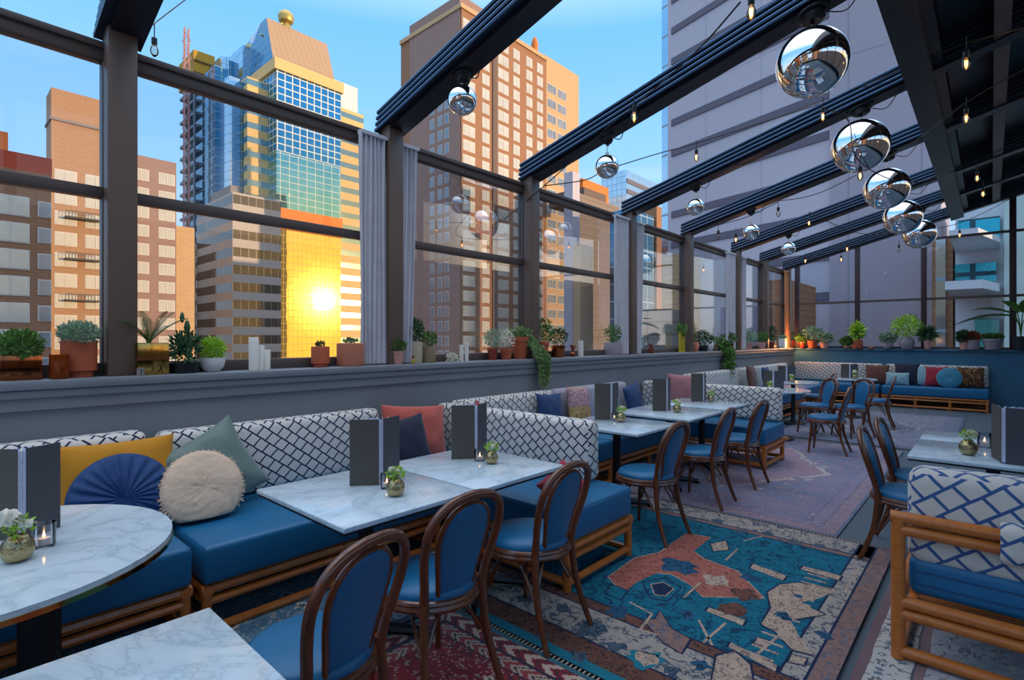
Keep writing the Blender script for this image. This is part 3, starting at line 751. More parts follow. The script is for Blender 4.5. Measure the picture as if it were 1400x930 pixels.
# ------------------------------------------------------------------ benches
def bench(L, D, label, loc, rz, seats=1, mids=1, back=True, z_seat=.47, cat='bench', low=True, group=None, back_m=None, backL=None, backz=.93, boff=0, r=.028):
    """local: x along the bench, front at -y, back at +y"""
    t = empty('upholstered_bench', loc, rz, label, cat, group)
    hl = L/2; zf = z_seat-.195
    def posts(bm):
        pass
    xs = [-hl+r]+[-hl+r+(L-2*r)*(k+1)/(mids+1) for k in range(mids)]+[hl-r]
    for i, x in enumerate(xs):
        for y in (r, D-r):
            bm = B(); rod(bm, (x, y, 0), (x, y, zf-.01), r*.92, 10); obj('leg', bm, M_rattan, t)
    bm = B()
    for y in (r, D-r):
        rod(bm, (-hl, y, zf-r), (hl, y, zf-r), r*.95); rod(bm, (-hl+r, y, zf-r*3.1), (hl-r, y, zf-r*3.1), r*.8)
    for x in (-hl+r, hl-r):
        rod(bm, (x, 0, zf-r), (x, D, zf-r), r*.95); rod(bm, (x, r, zf-r*3.1), (x, D-r, zf-r*3.1), r*.8)
    obj('seat_rail', bm, M_rattan, t)
    if low:
        bm = B()
        for y in (r, D-r): rod(bm, (-hl+r, y, .045), (hl-r, y, .045), r*.85)
        for x in (-hl+r, hl-r): rod(bm, (x, r, .045), (x, D-r, .045), r*.85)
        obj('foot_rail', bm, M_rattan, t)
    w = L/seats
    for k in range(seats):
        x0 = -hl+k*w; bm = B(); softbox(bm, x0+.004, x0+w-.004, -.012, D-.01, zf+.002, z_seat, .028)
        c = obj('seat_cushion', bm, M_blue, t)
        bm = B(); zz = z_seat-.012
        e = .012; sweep(bm, crom([(x0+.012, -.006+e, zz), (x0+w-.012, -.006+e, zz), (x0+w-.012, D-.03, zz), (x0+.012, D-.03, zz)], 1, True), .004, 6, closed=True)
        obj('piping', bm, M_piping, c)
    if back:
        bl = backL or L; bm = B()
        softbox(bm, -bl/2+.006+boff, bl/2-.006+boff, D-.165, D-.01, z_seat+.006, backz, .05)
        M = Matrix.Translation((0, D-.1, z_seat)) @ Matrix.Rotation(rad(-4), 4, 'X') @ Matrix.Translation((0, -D+.1, -z_seat))
        obj('back_cushion', bm, back_m or M_lat_dark, t)
    return t
W90 = rad(90)
# facing the room: local -y points to +x  => rotate +90 about z ; local x -> +y
FX = -2.88; DW = FX-(WX+.006)
def wall_bench(y0, y1, label, **k):
    bench(y1-y0, DW, label, (FX, (y0+y1)/2, .0245 if y1 < 2 else .0005), W90, group='window benches', **k)
wall_bench(-.75, .875, 'blue bench unit at the far left, behind the oval table', mids=1, backz=.945)
wall_bench(.915, 2.46, 'blue window bench with the green and cream cushions, behind two tables', mids=1, backz=.945)
bench(1.94, .76, 'blue corner seat on an orange wood frame jutting into the aisle, spotted backrest', (-2.79, 2.50, .0225), 0, seats=2, mids=0, backL=1.68, boff=-.12, backz=.90, group='return benches')
wall_bench(3.29, 4.74, 'window bench holding the navy and floral cushions', mids=1, seats=2, backz=.93)
M_lilac = fabric('lilac_grey_back_fabric', 'aaa5b2', .9, .2, .3)
wall_bench(4.76, 6.34, 'window bench with plain lilac grey backrest, behind the middle marble tables', mids=1, backz=.93, back_m=M_lilac)
bench(1.90, .76, 'far return bench with black-spotted backrest, end turned to the aisle', (-2.84, 6.38, .0145), 0, seats=2, mids=0, backL=1.88, backz=.885, group='return benches')
wall_bench(8.3, 10.6, 'dark window bench beyond the second return bench, brown cushion on it', mids=1, backz=.93)
wall_bench(10.65, 13.9, 'farthest window bench with white and dark striped backrest', mids=2, backz=.93)
bench(1.9, .72, 'short bench in the far corner with white patterned backrest', (-2.82, YF-.74, .0005), 0, mids=1, backz=.93)
bench(1.80, .72, 'long low blue bench on the far wall under the big green bush', (-.93, YF-.74, .0005), 0, mids=2, backz=.93)

# right-hand rattan sofa seen from behind (faces +y)
t = empty('rattan_sofa', (.62, 3.04, .0185), PI, 'rattan sofa seen from behind with blue lattice back cushion, right foreground', 'sofa')
L, D, r = 1.94, .70, .029; hl = L/2
for x in (-hl+r, hl-r):
    for y in (0, -D):
        bm = B(); rod(bm, (x, y, 0), (x, y, .66 if y == 0 else .30), r, 12); obj('leg', bm, M_rattan, t)
bm = B(); rod(bm, (-hl, 0, .655), (hl, 0, .655), r*.95, 12); rod(bm, (-hl+r, 0, .598), (hl-r, 0, .598), r*.9, 12); obj('back_rail', bm, M_rattan, t)
bm = B(); rod(bm, (-hl+r, 0, .265), (hl-r, 0, .265), r*.95, 12); rod(bm, (-hl+r, 0, .21), (hl-r, 0, .21), r*.9, 12)
for x in (-hl+r, hl-r): rod(bm, (x, 0, .265), (x, -D, .265), r*.9, 10)
rod(bm, (-hl+r, -D, .265), (hl-r, -D, .265), r*.9, 10); obj('seat_rail', bm, M_rattan, t)
bm = B()
for y in (0, -D): rod(bm, (-hl+r, y, .035), (hl-r, y, .035), r*.95, 12)
for x in (-hl+r, hl-r): rod(bm, (x, 0, .035), (x, -D, .035), r*.9, 10)
obj('foot_rail', bm, M_rattan, t)
bm = B(); softbox(bm, -hl+.062, hl-.062, -D-.02, -.035, .294, .47, .04)
c = obj('seat_cushion', bm, M_blue, t)
bm = B()
for z in (.352, .41): rod(bm, (-hl+.09, -.034, z), (hl-.09, -.034, z), .004, 6)
obj('piping', bm, M_piping, c)
bm = B(); softbox(bm, -hl+.055, hl-.055, -.225, -.032, .44, .865, .06)
for v in bm.verts:
    if v.co.z > .75: v.co.z += .018*math.sin(v.co.x*7+1)*(v.co.z-.75)/.11
    v.co.y -= max(0, v.co.z-.44)*.03
bc = obj('back_cushion', bm, M_lat_blue, t)
for x in (-.22+.0, .55, -.62):
    bm = B(); pts = [(x, y, z) for y, z in ((.04, .69), (.045, .625), (.04, .56), (-.03, .545), (-.05, .62), (-.03, .70))]
    sweep(bm, crom(pts, 3, True), .009, 8, closed=True, flat=4.6, up=(0, 1, 0)); obj('strap', bm, M_lat_blue, bc)
# ------------------------------------------------------------------ cushions
def pillow_bm(w, h, t, p=2.6, n=22, pinch=.06, wr=.004, seed=1):
    bm = B(); r = random.Random(seed); ph = [r.uniform(0, 6) for _ in range(4)]; F, K = [], []
    for i in range(n+1):
        a, b = [], []
        for j in range(n+1):
            u, v = 2*i/n-1, 2*j/n-1
            th = t/2*((1-abs(u)**p)*(1-abs(v)**p))**.55
            k = 1-pinch*(1-abs(v)**2 if True else 0)*abs(u)**2; k2 = 1-pinch*(1-abs(u)**2)*abs(v)**2
            x, z = u*w/2*k, v*h/2*k2
            th += wr*math.sin(u*7+ph[0])*math.sin(v*6+ph[1])*(1-max(abs(u), abs(v))**4)
            a.append(bm.verts.new((x, -max(th, .004), z)))
            b.append(a[-1] if max(i % n == 0, j % n == 0) and False else bm.verts.new((x, max(th, .004), z)))
        F.append(a); K.append(b)
    for i in range(n):
        for j in range(n):
            bm.faces.new((F[i][j], F[i+1][j], F[i+1][j+1], F[i][j+1])); bm.faces.new((K[i][j+1], K[i+1][j+1], K[i+1][j], K[i][j]))
    for i in range(n):
        bm.faces.new((F[i][0], K[i][0], K[i+1][0], F[i+1][0])); bm.faces.new((F[i+1][n], K[i+1][n], K[i][n], F[i][n]))
        bm.faces.new((F[0][i+1], K[0][i+1], K[0][i], F[0][i])); bm.faces.new((F[n][i], K[n][i], K[n][i+1], F[n][i+1]))
    return bm
def round_bm(R_, t, pleats=0, amp=.012, fringe=0, seed=3):
    bm = B(); n = 120 if pleats or fringe else 48; rr = random.Random(seed); prof = []
    for side in (-1, 1):
        rings = []
        for k in range(13):
            q = k/12; r = R_*math.sin(q*PI/2) if k else 0
            d = t/2*(math.cos(q*PI/2)**.75) if k < 12 else 0
            if k < 3: d -= t*.10*(1-k/3)
            if k == 0: rings.append([bm.verts.new((0, side*d, 0))]); continue
            ring = []
            for j in range(n):
                a = 2*PI*j/n; e = 0; rj = r
                if pleats: e = amp*math.sin(pleats*a+1.5*math.sin(3*a)+q*2.2)*math.sin(q*PI)**.6
                if fringe: e += amp*(.35*math.sin(5*a+k*.9)*math.sin(k*1.3+a*2)+.25*math.sin(a*11+k*2.3))*(q > .15)+rr.uniform(-1, 1)*amp*.16
                ring.append(bm.verts.new((rj*math.cos(a), side*(d+e) if k < 12 else side*(.004 if not fringe else rr.uniform(0, .012)), rj*math.sin(a))))
            rings.append(ring)
        for A, C in zip(rings, rings[1:]):
            for j in range(n):
                j2 = (j+1) % n
                if len(A) == 1: f = (A[0], C[j2], C[j])
                else: f = (A[j], A[j2], C[j2], C[j])
                bm.faces.new(f if side < 0 else f[::-1])
        prof.append(rings[-1])
    A, C = prof
    for j in range(n): bm.faces.new((A[j], A[(j+1) % n], C[(j+1) % n], C[j]))
    bmesh.ops.recalc_face_normals(bm, faces=bm.faces)
    return bm
def cushion(kind, m, label, loc, w, h, t=.13, rz=W90, lean=-14, roll=0, seed=1, **k):
    bm = round_bm(w/2, t, seed=seed, **k) if kind == 'round' else pillow_bm(w, h, t, seed=seed, **k)
    o = obj(('round_cushion' if kind == 'round' else 'throw_cushion'), bm, m, None, loc=loc, rot=(0, 0, 0), angle=75)
    o.matrix_world = Matrix.Translation(loc) @ Matrix.Rotation(rz, 4, 'Z') @ Matrix.Rotation(rad(lean), 4, 'X') @ Matrix.Rotation(rad(roll), 4, 'Y')
    seat = .4705+(.024 if loc[1] < 2.48 else .022 if (loc[1] < 3.2 and loc[0] > -3) else .014 if 6.3 < loc[1] < 7.2 else 0)
    M = o.matrix_world.copy(); I = M.inverted(); W = [M @ v.co for v in o.data.vertices]; lo = min(p.z for p in W); hi = max(p.z for p in W)
    for v, p in zip(o.data.vertices, W):      # the cushion settles onto the seat
        if lo > seat+.004: p.z = hi-(hi-p.z)*(hi-seat-.002)/(hi-lo)
        elif p.z < seat+.002: p.z = seat+.002
        v.co = I @ p
    if k.get('fringe'):
        bm = B(); rr = random.Random(4); R_ = w/2
        for q in range(170):
            a = 2*PI*q/170+rr.uniform(-.01, .01); d = Vector((math.cos(a), 0, math.sin(a))); p = d*R_*.97+Vector((0, rr.uniform(-.02, .01), 0))
            e = p+d*rr.uniform(.010, .024)+Vector((0, rr.uniform(-.012, .006), -.006))
            if (M @ e).z > seat+.004: sweep(bm, [p, p.lerp(e, .5)+Vector((rr.uniform(-.003, .003), -.002, 0)), e], [.003, .0035, .0015], 4)
        obj('fringe', bm, m, o, angle=80)
    tag(o, label, 'cushion'); return o
C_must = fabric('mustard_velvet', 'd08a08', .8, .2, .2); C_sage = fabric('sage_silk', '6c8078', .5, .3, .4, 1.2)
C_bluev = fabric('royal_blue_velvet', '09407a', .5, .9, .05, 2.2); C_cream = fabric('cream_fringed_cotton', 'f2cfb2', .95, 1, .1, 2.5)
C_coral = fabric('coral_linen', 'c4584a', .9, .3, .3, 1); C_navy = fabric('navy_velvet', '0f3566', .7, .2, .15)
C_dark = fabric('dark_navy_cotton', '171a36', .8, .2, .2); C_red = fabric('crimson_cotton', 'a51f33', .8, .2, .3)
C_teal = fabric('teal_velvet', '2a7f9c', .7, .2, .6); C_pale = fabric('pale_blue_grey_cotton', '8fb0bb', .9, .2, .3); C_pink = fabric('dusty_pink_cotton', 'b07478', .9, .2, .3)
C_brown = fabric('brown_weave', '6a4238', .95, .4, .2, 1)
def floral():
    n = N('pink_and_gold_floral'); uv = n.uv(); s = n.sep(uv)
    a = n.vor(uv, 30, 'DISTANCE_TO_EDGE'); top = n.mix(n.math('LESS_THAN', a, .1), hexc('c79fa4'), hexc('9c6f7c'))
    b = n.noise(n.map(uv, sc=(1, 2.2, 1)), 28, 3, .6, 2); bot = n.ramp(b, [(.42, hexc('7d5a2c')), (.5, hexc('c9a25c')), (.6, hexc('d8b48a'))])
    f = n.math('GREATER_THAN', n.math('ADD', s[1], n.math('MULTIPLY', n.noise(uv, 12), .1)), .05)
    n.bsdf(n.mix(f, bot, top), .85, 0, n.bump(b, .3, .004)); return n.m
def leopard():
    n = N('brown_leopard_print'); uv = n.uv(); a = n.vor(uv, 34, 'F1')
    c = n.ramp(a, [(.0, hexc('5a3a22')), (.3, hexc('5a3a22')), (.36, hexc('1d130e')), (.52, hexc('1d130e')), (.6, hexc('946238'))])
    n.bsdf(c, .9); return n.m
C_flor = floral(); C_leo = leopard()
XB = WX+.006+.17          # front of the wall backrests
def onw(px, py, dx=.09): # position on the wall bench, given pixel centre
    return at(px, py, x=XB+dx)
cushion('sq', C_must, 'mustard yellow cushion behind the round royal blue one, far left', onw(163, 652, .085), .54, .40, .12, lean=-12, seed=2)
cushion('round', C_bluev, 'round pleated royal blue cushion in front of the mustard one', onw(168, 683, .22), .48, .48, .13, lean=-16, pleats=23, amp=.006, seed=3)
cushion('sq', C_sage, 'sage green silky cushion propped on a corner behind the cream round one', onw(292, 644, .10), .50, .50, .13, lean=-14, roll=-26, seed=5, pinch=.1, wr=.008)
cushion('round', C_cream, 'round cream cushion with fringed edge, in front of the sage one', onw(277, 668, .27), .43, .43, .13, lean=-20, fringe=1, amp=.008, seed=6)
cushion('sq', C_coral, 'large coral red linen cushion between the two charcoal menus', onw(568, 590, .10), .64, .44, .13, lean=-12, roll=5, seed=7, wr=.007)
cushion('sq', C_dark, 'dark navy cushion in front of the large coral one, beside the first menu', onw(556, 604, .24), .42, .38, .12, lean=-16, roll=-6, seed=8)
cushion('sq', C_red, 'red cushion whose tip shows just above the second charcoal menu', onw(657, 578, .10), .30, .30, .10, lean=-10, roll=42, seed=9)
cushion('sq', C_red, 'crimson cushion tip on the blue corner seat, seen through a chair back', (-1.98, 2.66, .59), .24, .24, .09, rz=rad(25), lean=-30, roll=40, seed=10)
cushion('sq', C_navy, 'plain navy velvet cushion left of the pink and gold floral one', onw(753, 561, .09), .42, .37, .13, lean=-12, roll=3, seed=11)
cushion('sq', C_flor, 'pink and gold floral cushion beside a navy velvet one', onw(792, 553, .12), .42, .42, .13, lean=-12, roll=3, seed=12)
cushion('sq', C_teal, 'teal cushion mostly hidden behind the tilted navy one', onw(836, 546, .08), .34, .34, .11, lean=-10, seed=13)
cushion('sq', C_navy, 'navy cushion tilted on its corner against the lilac grey backrest', onw(867, 543, .16), .40, .36, .12, lean=-16, roll=-10, seed=14)
cushion('sq', C_pink, 'dusty pink cushion between two standing menus in the second group', at(935, 530, y=6.84), .50, .36, .12, rz=0, lean=-10, seed=15)
cushion('sq', C_brown, 'brown woven cushion at the near end of the far window bench', at(1028, 512, x=-3.45), .40, .36, .12, lean=-12, seed=16)
cushion('sq', C_navy, 'small navy cushion next to the brown woven one on the far window bench', at(1048, 513, x=-3.42), .40, .34, .12, lean=-12, seed=17)
def onf(px, py, dy=.12): return at(px, py, y=YF-.20-dy)
for px, py, w, h, m, lb, dy, kd in (
    (1199, 510, .46, .38, C_brown, 'brown cushion at the left end of the long bench on the far wall', .10, 'sq'),
    (1227, 516, .44, .22, C_pale, 'pale blue grey oblong cushion in front of a navy one on the far wall bench', .22, 'sq'),
    (1240, 509, .46, .40, C_dark, 'navy cushion between pale cushions on the far wall bench', .09, 'sq'),
    (1263, 511, .30, .36, C_pale, 'pale grey cushion squeezed left of the red one on the far wall bench', .08, 'sq'),
    (1280, 514, .42, .40, C_red, 'bright red cushion behind the round teal one on the far wall bench', .12, 'sq'),
    (1327, 514, .44, .36, C_leo, 'brown leopard print cushion at the right end of the far wall bench', .10, 'sq'),
    (1298, 517, .44, .40, C_teal, 'round teal cushion in front of the bright red one, far wall bench', .26, 'round')):
    cushion(kd, m, lb, onf(px, py, dy), w, h, .14, rz=0, lean=-12, seed=20+px)

# ------------------------------------------------------------------ things on the tables
def table_at(px, py, z=TT): return at(px, py, z=z)
def menu(px, py, label, rz, h=.30, w=.16, z=TT, open_=120, p=None):
    p = p or table_at(px, py, z); t = empty('menu_folder', (p[0], p[1], z+.0008), rz, label, 'menu', 'standing charcoal menu folders')
    g = .011
    for nm, s in (('front_cover', 1), ('back_cover', -1)):
        M = Matrix.Translation((0, s*g, 0)) @ Matrix.Rotation(rad(open_*s/2), 4, 'Z')
        bm = B(); box(bm, 0, w, -.002, .002, 0, h, M=M, bev=.0008, seg=1); obj(nm, bm, M_fold if s > 0 else M_fold_in, t, smooth=False)
    bm = B()
    for k in range(-4, 5):
        M = Matrix.Translation((-.001, k*g/5, 0)) @ Matrix.Rotation(rad(k*open_/9.5), 4, 'Z'); box(bm, .0, w*.93, -.0006, .0006, .006, h-.008, M=M)
    obj('pages', bm, M_paper, t, smooth=False)
def vase(px, py, label, r=.042, z=TT, style=0, p=None, seed=0):
    p = p or table_at(px, py, z); t = empty('gold_vase', (p[0], p[1], z+.0008), 0, label, 'vase', 'small gold vases with posies')
    bm = B(); lathe(bm, [(0, 0), (r*.55, 0), (r*.85, r*.25), (r*1.02, r*.8), (r*.95, r*1.3), (r*.68, r*1.72), (r*.48, r*1.9), (r*.46, r*1.9), (r*.4, r*1.5), (0, r*1.4)], 28)
    obj('bowl', bm, M_gold, t, angle=50)
    rr = random.Random(seed+3)
    bm = B(); leaves(bm, Vector((0, 0, r*2.45)), (r*.85, r*.85, r*.6), 110, .011, rr); obj('greenery', bm, L_lime, t, angle=80)
    bm = B()
    for k in range(3):
        c = Vector((rr.uniform(-.6, .9)*r, rr.uniform(-.7, .7)*r, r*(2.5+rr.uniform(0, .6))))
        blossom(bm, c, r*(1.0 if style and k == 0 else .42), rr)
    obj('blossom', bm, L_white, t, angle=80)
def blossom(bm, c, R_, rr, n=26):
    for k in range(n):
        d = Vector((rr.gauss(0, 1), rr.gauss(0, 1), abs(rr.gauss(0, 1))+.1)).normalized(); a = d.orthogonal().normalized(); b = d.cross(a)
        q = c+d*R_*.55; s = R_*.5
        bm.faces.new([bm.verts.new(q+a*s*x+b*s*y+d*R_*zz) for x, y, zz in ((-.5, -.5, 0), (.5, -.5, 0), (.6, .5, .35), (0, .75, .5), (-.6, .5, .35))])
def leaves(bm, c, rxyz, n, s, rr, up=.3, elong=1.8):
    c = Vector(c)
    for k in range(n):
        d = Vector((rr.gauss(0, 1), rr.gauss(0, 1), rr.gauss(0, 1))).normalized()*(rr.random()**.35)
        p = c+Vector((d.x*rxyz[0], d.y*rxyz[1], d.z*rxyz[2]))
        t = (d+Vector((rr.uniform(-.6, .6), rr.uniform(-.6, .6), up+rr.uniform(-.4, .6)))).normalized(); w = t.orthogonal().normalized()
        w = Matrix.Rotation(rr.uniform(0, 6.3), 3, t) @ w; nn = t.cross(w); q = s*rr.uniform(.6, 1.25)
        P = [p, p+t*q*.45*elong+w*q*.42+nn*q*.1, p+t*q*elong-nn*q*.12, p+t*q*.45*elong-w*q*.42+nn*q*.1, p+t*q*.5*elong]
        v = [bm.verts.new(x) for x in P]
        bm.faces.new((v[0], v[1], v[4])); bm.faces.new((v[1], v[2], v[4])); bm.faces.new((v[4], v[2], v[3])); bm.faces.new((v[0], v[4], v[3]))
def candle(px, py, label, r=.034, h=.07, z=TT, p=None):
    p = p or table_at(px, py, z); t = empty('candle_glass', (p[0], p[1], z+.0008), 0, label, 'candle holder', 'tealight glasses')
    bm = B(); lathe(bm, [(0, 0), (r*.9, 0), (r, h*.1), (r, h), (r*.93, h), (r*.9, h*.14), (0, h*.12)], 24); obj('glass', bm, M_cglass, t, angle=50)
    bm = B(); lathe(bm, [(0, h*.14), (r*.6, h*.14), (r*.6, h*.38), (0, h*.38)], 16); obj('tealight', bm, M_wax, t)
    bm = B(); lathe(bm, [(0, h*.40), (r*.12, h*.46), (r*.08, h*.56), (0, h*.68)], 8); obj('flame', bm, M_flame, t)
menu(521, 663, 'charcoal menu standing open on the nearest window-row table', rad(170), .335, .145)
menu(651, 627, 'charcoal menu standing open on the second window-row table', rad(172), .335, .145, z=TT-.004)
menu(836, 574, 'charcoal menu in front of the pink and gold floral cushion', rad(160), .335, .145)
menu(912, 562, 'charcoal menu in front of the dusty pink cushion', rad(165), .335, .145)
menu(962, 549, 'charcoal menu on the farthest table of the second group, before the spotted backrest', rad(165), .335, .145)
vase(541, 678, 'round gold vase with lime greenery beside the nearest charcoal menu', .043, seed=1)
vase(672, 634, 'gold vase with lime sprig on the second window-row table', .04, z=TT-.004, seed=2)
vase(849, 577, 'gold vase with lime sprig on the table before the floral cushion', .044, seed=3)
vase(926, 564, 'small gold vase with yellow-green sprig on the middle table', .042, seed=4)
vase(972, 549, 'small gold vase on the farthest table of the second group', .04, seed=5)
vase(1324, 622, 'gold vase with tall bright greenery on the right-hand table', .05, seed=6, p=at(1324, 622, z=TT))
candle(656, 630, 'tealight glass between the menu and the vase on the second table', z=TT-.004)
candle(529, 668, 'lilac-tinted tealight glass tucked behind the nearest gold vase', .032, .075)
candle(840, 575, 'small tealight glass behind the vase before the floral cushion', .028)
candle(1346, 612, 'tealight glass at the foot of the black menu on the right-hand table', .04, .10)
# the oval table
OZ = .7595
menu(10, 700, 'charcoal menu standing on the oval table at the left edge', rad(172), .335, .125, z=OZ, p=at(30, 738, z=OZ), open_=100)
vase(25, 767, 'gold vase with white flower and green bud on the oval table', .046, z=OZ, style=1, seed=8, p=at(24, 767, z=OZ))
candle(58, 745, 'square-looking tealight glass beside the white flower on the oval table', .034, .085, z=OZ, p=at(60, 748, z=OZ))
menu(1385, 630, 'black menu folder standing on the right-hand table at the edge of view', rad(52), .335, .21, p=at(1372, 634, z=TT), open_=100)
# far tables
menu(1086, 527, 'dark menu standing on the round table in the middle distance', rad(104), .27, .15, z=.7505, p=Vector((-2.45, 8.62, 0)))
menu(1052, 520, 'dark menu on the small round table near the windows', rad(104), .27, .15, z=.7505, p=Vector((-2.72, 10.35, 0)))
menu(1157, 512, 'dark menu on the far round table beside the far wall bench', rad(104), .27, .15, z=.7505, p=Vector((-2.02, 11.95, 0)))
vase(0, 0, 'gold vase with yellow flowers on the round table in the middle distance', .04, z=.7505, p=Vector((-2.42, 8.36, 0)), seed=11)
vase(0, 0, 'gold vase on the small round table near the windows', .04, z=.7505, p=Vector((-2.58, 10.14, 0)), seed=12)
vase(0, 0, 'gold vase with pale flowers on the far round table', .045, z=.7505, p=Vector((-1.9, 11.72, 0)), seed=13, style=1)
# ------------------------------------------------------------------ sill plants
def pot_bm(kind, w, h):
    bm = B(); r = w/2
    if kind == 'step': lathe(bm, [(0, 0), (r*.78, 0), (r*.78, h*.14), (r, h*.18), (r, h*.97), (r*.97, h), (r*.88, h), (r*.86, h*.9), (0, h*.9)], 28)
    elif kind == 'cyl': lathe(bm, [(0, 0), (r*.93, 0), (r, h*.06), (r, h*.98), (r*.9, h), (r*.88, h*.9), (0, h*.9)], 28)
    elif kind == 'taper': lathe(bm, [(0, 0), (r*.7, 0), (r*.93, h*.78), (r, h*.8), (r, h), (r*.9, h), (r*.86, h*.88), (0, h*.88)], 24)
    elif kind == 'bowl': lathe(bm, [(0, 0), (r*.55, 0), (r*.9, h*.35), (r, h*.75), (r*.98, h), (r*.9, h), (r*.85, h*.85), (0, h*.85)], 28)
    elif kind == 'round': lathe(bm, [(0, 0), (r*.6, 0), (r*.95, h*.3), (r, h*.55), (r*.85, h*.85), (r*.6, h), (r*.52, h), (0, h*.92)], 28)
    elif kind == 'square':
        box(bm, -r, r, -r, r, 0, h, bev=.004); bmesh.ops.delete(bm, geom=[f for f in bm.faces if f.normal.z > .9 and f.calc_area() > r*r], context='FACES')
        box(bm, -r+.004, r-.004, -r+.004, r-.004, h*.86, h*.88)
    elif kind == 'ribbed':
        n = 48; rr_ = []
        for z, k in ((0, .92), (h*.05, 1), (h, 1), (h, .9), (h*.9, .88)):
            rr_.append([bm.verts.new((r*k*(1+.03*(j % 2))*math.cos(2*PI*j/n), r*k*(1+.03*(j % 2))*math.sin(2*PI*j/n), z)) for j in range(n)])
        for A, C in zip(rr_, rr_[1:]):
            for j in range(n): bm.faces.new((A[j], A[(j+1) % n], C[(j+1) % n], C[j]))
        bm.faces.new(rr_[0][::-1]); bm.faces.new(rr_[-1])
    return bm
def frond(bm, base, d, L, rr, n=13, w=.05, droop=.35, mi=0):
    side = Vector((-d.y, d.x, 0)).normalized(); P = []
    for k in range(n+1):
        t = k/n; P.append(base+d*L*t-Vector((0, 0, droop*L*t*t)))
    sweep(bm, P, [.0035*(1-.8*k/n) for k in range(n+1)], 4)
    for k in range(2, n+1):
        t = k/n; tg = (P[k]-P[k-1]).normalized()
        for s in (-1, 1):
            l = w*(math.sin(PI*min(1, t*.9+.12))**.6)+.006; q = P[k]; e = q+(side*s*.8+tg*.75).normalized()*l
            b = tg*.0045; up = Vector((0, 0, .008))
            v = [bm.verts.new(x) for x in (q-b*.6, q.lerp(e, .5)-b*.5+up, e, q.lerp(e, .5)+b*.7+up, q+b*.6)]
            bm.faces.new(v)
def plant(px, pyb, pot, pm, w, h, fol, fm, fw, fh, label, dx=0, dz=0, x=None, y=None, dens=1, cat='plant', name='potted_plant', s=None, group='plants on the window sill'):
    """w,h pot size and fw,fh foliage size in photo pixels"""
    xs = -3.93+dx if x is None else x
    p = at(px, pyb, x=xs) if y is None else at(px, pyb, y=y)
    k = depth(p)/F; rr = random.Random(int(px*7+pyb))
    w, h, fw, fh = w*k, h*k, fw*k, fh*k
    t = empty(name, (p.x, p.y, SILL+.0008+dz), 0, label, cat, group)
    if pot: obj('pot', pot_bm(pot, w, h), pm, t, angle=35)
    s = s or max(.010, min(.028, fw*.085))
    if pot:
        bm = B(); q = w/2*.8
        if pot == 'square': box(bm, -q, q, -q, q, h*.87, h*.93)
        else: lathe(bm, [(0, h*.9), (q, h*.905), (q*.5, h*.94), (0, h*.95)], 14)
        obj('soil', bm, M_soil, t)
    else: h = 0
    bm = B(); nl = int(230*dens)
    if fol == 'bush':
        leaves(bm, (0, 0, h+fh*.5), (fw*.5, fw*.42, fh*.48), nl*2, s, rr)
    elif fol == 'low':
        leaves(bm, (0, 0, h+fh*.30), (fw*.5, min(.09, fw*.4), fh*.42), nl*2, s, rr)
    elif fol == 'trail':
        leaves(bm, (0, 0, h+fh*.3), (fw*.5, fw*.4, fh*.35), nl, s, rr)
    elif fol == 'tall':
        leaves(bm, (0, 0, h+fh*.55), (fw*.5, fw*.45, fh*.45), nl, s*1.2, rr, elong=2.6)
    elif fol == 'spiky':
        for q in range(24):
            a = rr.uniform(0, 6.3); e = Vector((math.cos(a)*fw*.5, math.sin(a)*fw*.4, fh*rr.uniform(.7, 1)))
            b = Vector((0, 0, h*.9)); m_ = b+e*.5+Vector((0, 0, fh*.1)); sweep(bm, [b, m_, b+e], [.006, .007, .001], 4, flat=.3)
    elif fol == 'cactus':
        for q, (cx_, cz_, r_) in enumerate(((0, .3, .16), (.22, .35, .13), (-.25, .25, .13), (.05, .68, .12), (.30, .15, .10), (-.1, .5, .1), (.0, .88, .09))):
            lathe(bm, [(0, 0), (r_*fh*.35, .03*fh), (r_*fh*.5, r_*fh*1.2), (r_*fh*.3, r_*fh*2.2), (0, r_*fh*2.5)], 12, c=(cx_*fw, rr.uniform(-.02, .02), h+cz_*fh-r_*fh))
        leaves(bm, (0, 0, h+fh*.3), (fw*.5, fw*.35, fh*.3), nl, s, rr)
    if fol:
        nst = 5
        for q in range(nst):
            a = rr.uniform(0, 6.3)
            if fol in ('bush', 'tall', 'low', 'trail'): rod(bm, (0, 0, h*.85), (math.cos(a)*fw*.25, math.sin(a)*fw*.2, h+fh*.5), .002, 4)
        obj('foliage', bm, fm, t, angle=80)
    return t, p, k, (w, h, fw, fh)
# from the left edge onwards
plant(27, 516, 'square', M_copper, 42, 34, 'low', L_green, 76, 44, 'leafy green plant in a square copper planter at the left edge', dens=3, s=.016)
plant(108, 513, 'step', M_terra, 40, 50, 'low', L_pale, 80, 34, 'pale grey-green foliage spilling over a tall stepped terracotta pot', dens=4, dx=-.02, s=.013)
t = empty('glass_tumbler', at(81, 517, x=-3.86)[:2]+(SILL+.0008,) if False else (-3.845, at(81, 517, x=-3.845).y, SILL+.0008), 0, 'ribbed amber glass tumbler in front of the tall terracotta pot', 'tumbler')
k = depth(t.location)/F; bm = B(); r_ = 11*k; h_ = 33*k
lathe(bm, [(0, 0), (r_*.9, 0), (r_, h_*.03), (r_, h_), (r_*.92, h_), (r_*.88, h_*.05), (0, h_*.05)], 24); obj('glass', bm, M_amber, t, angle=50)
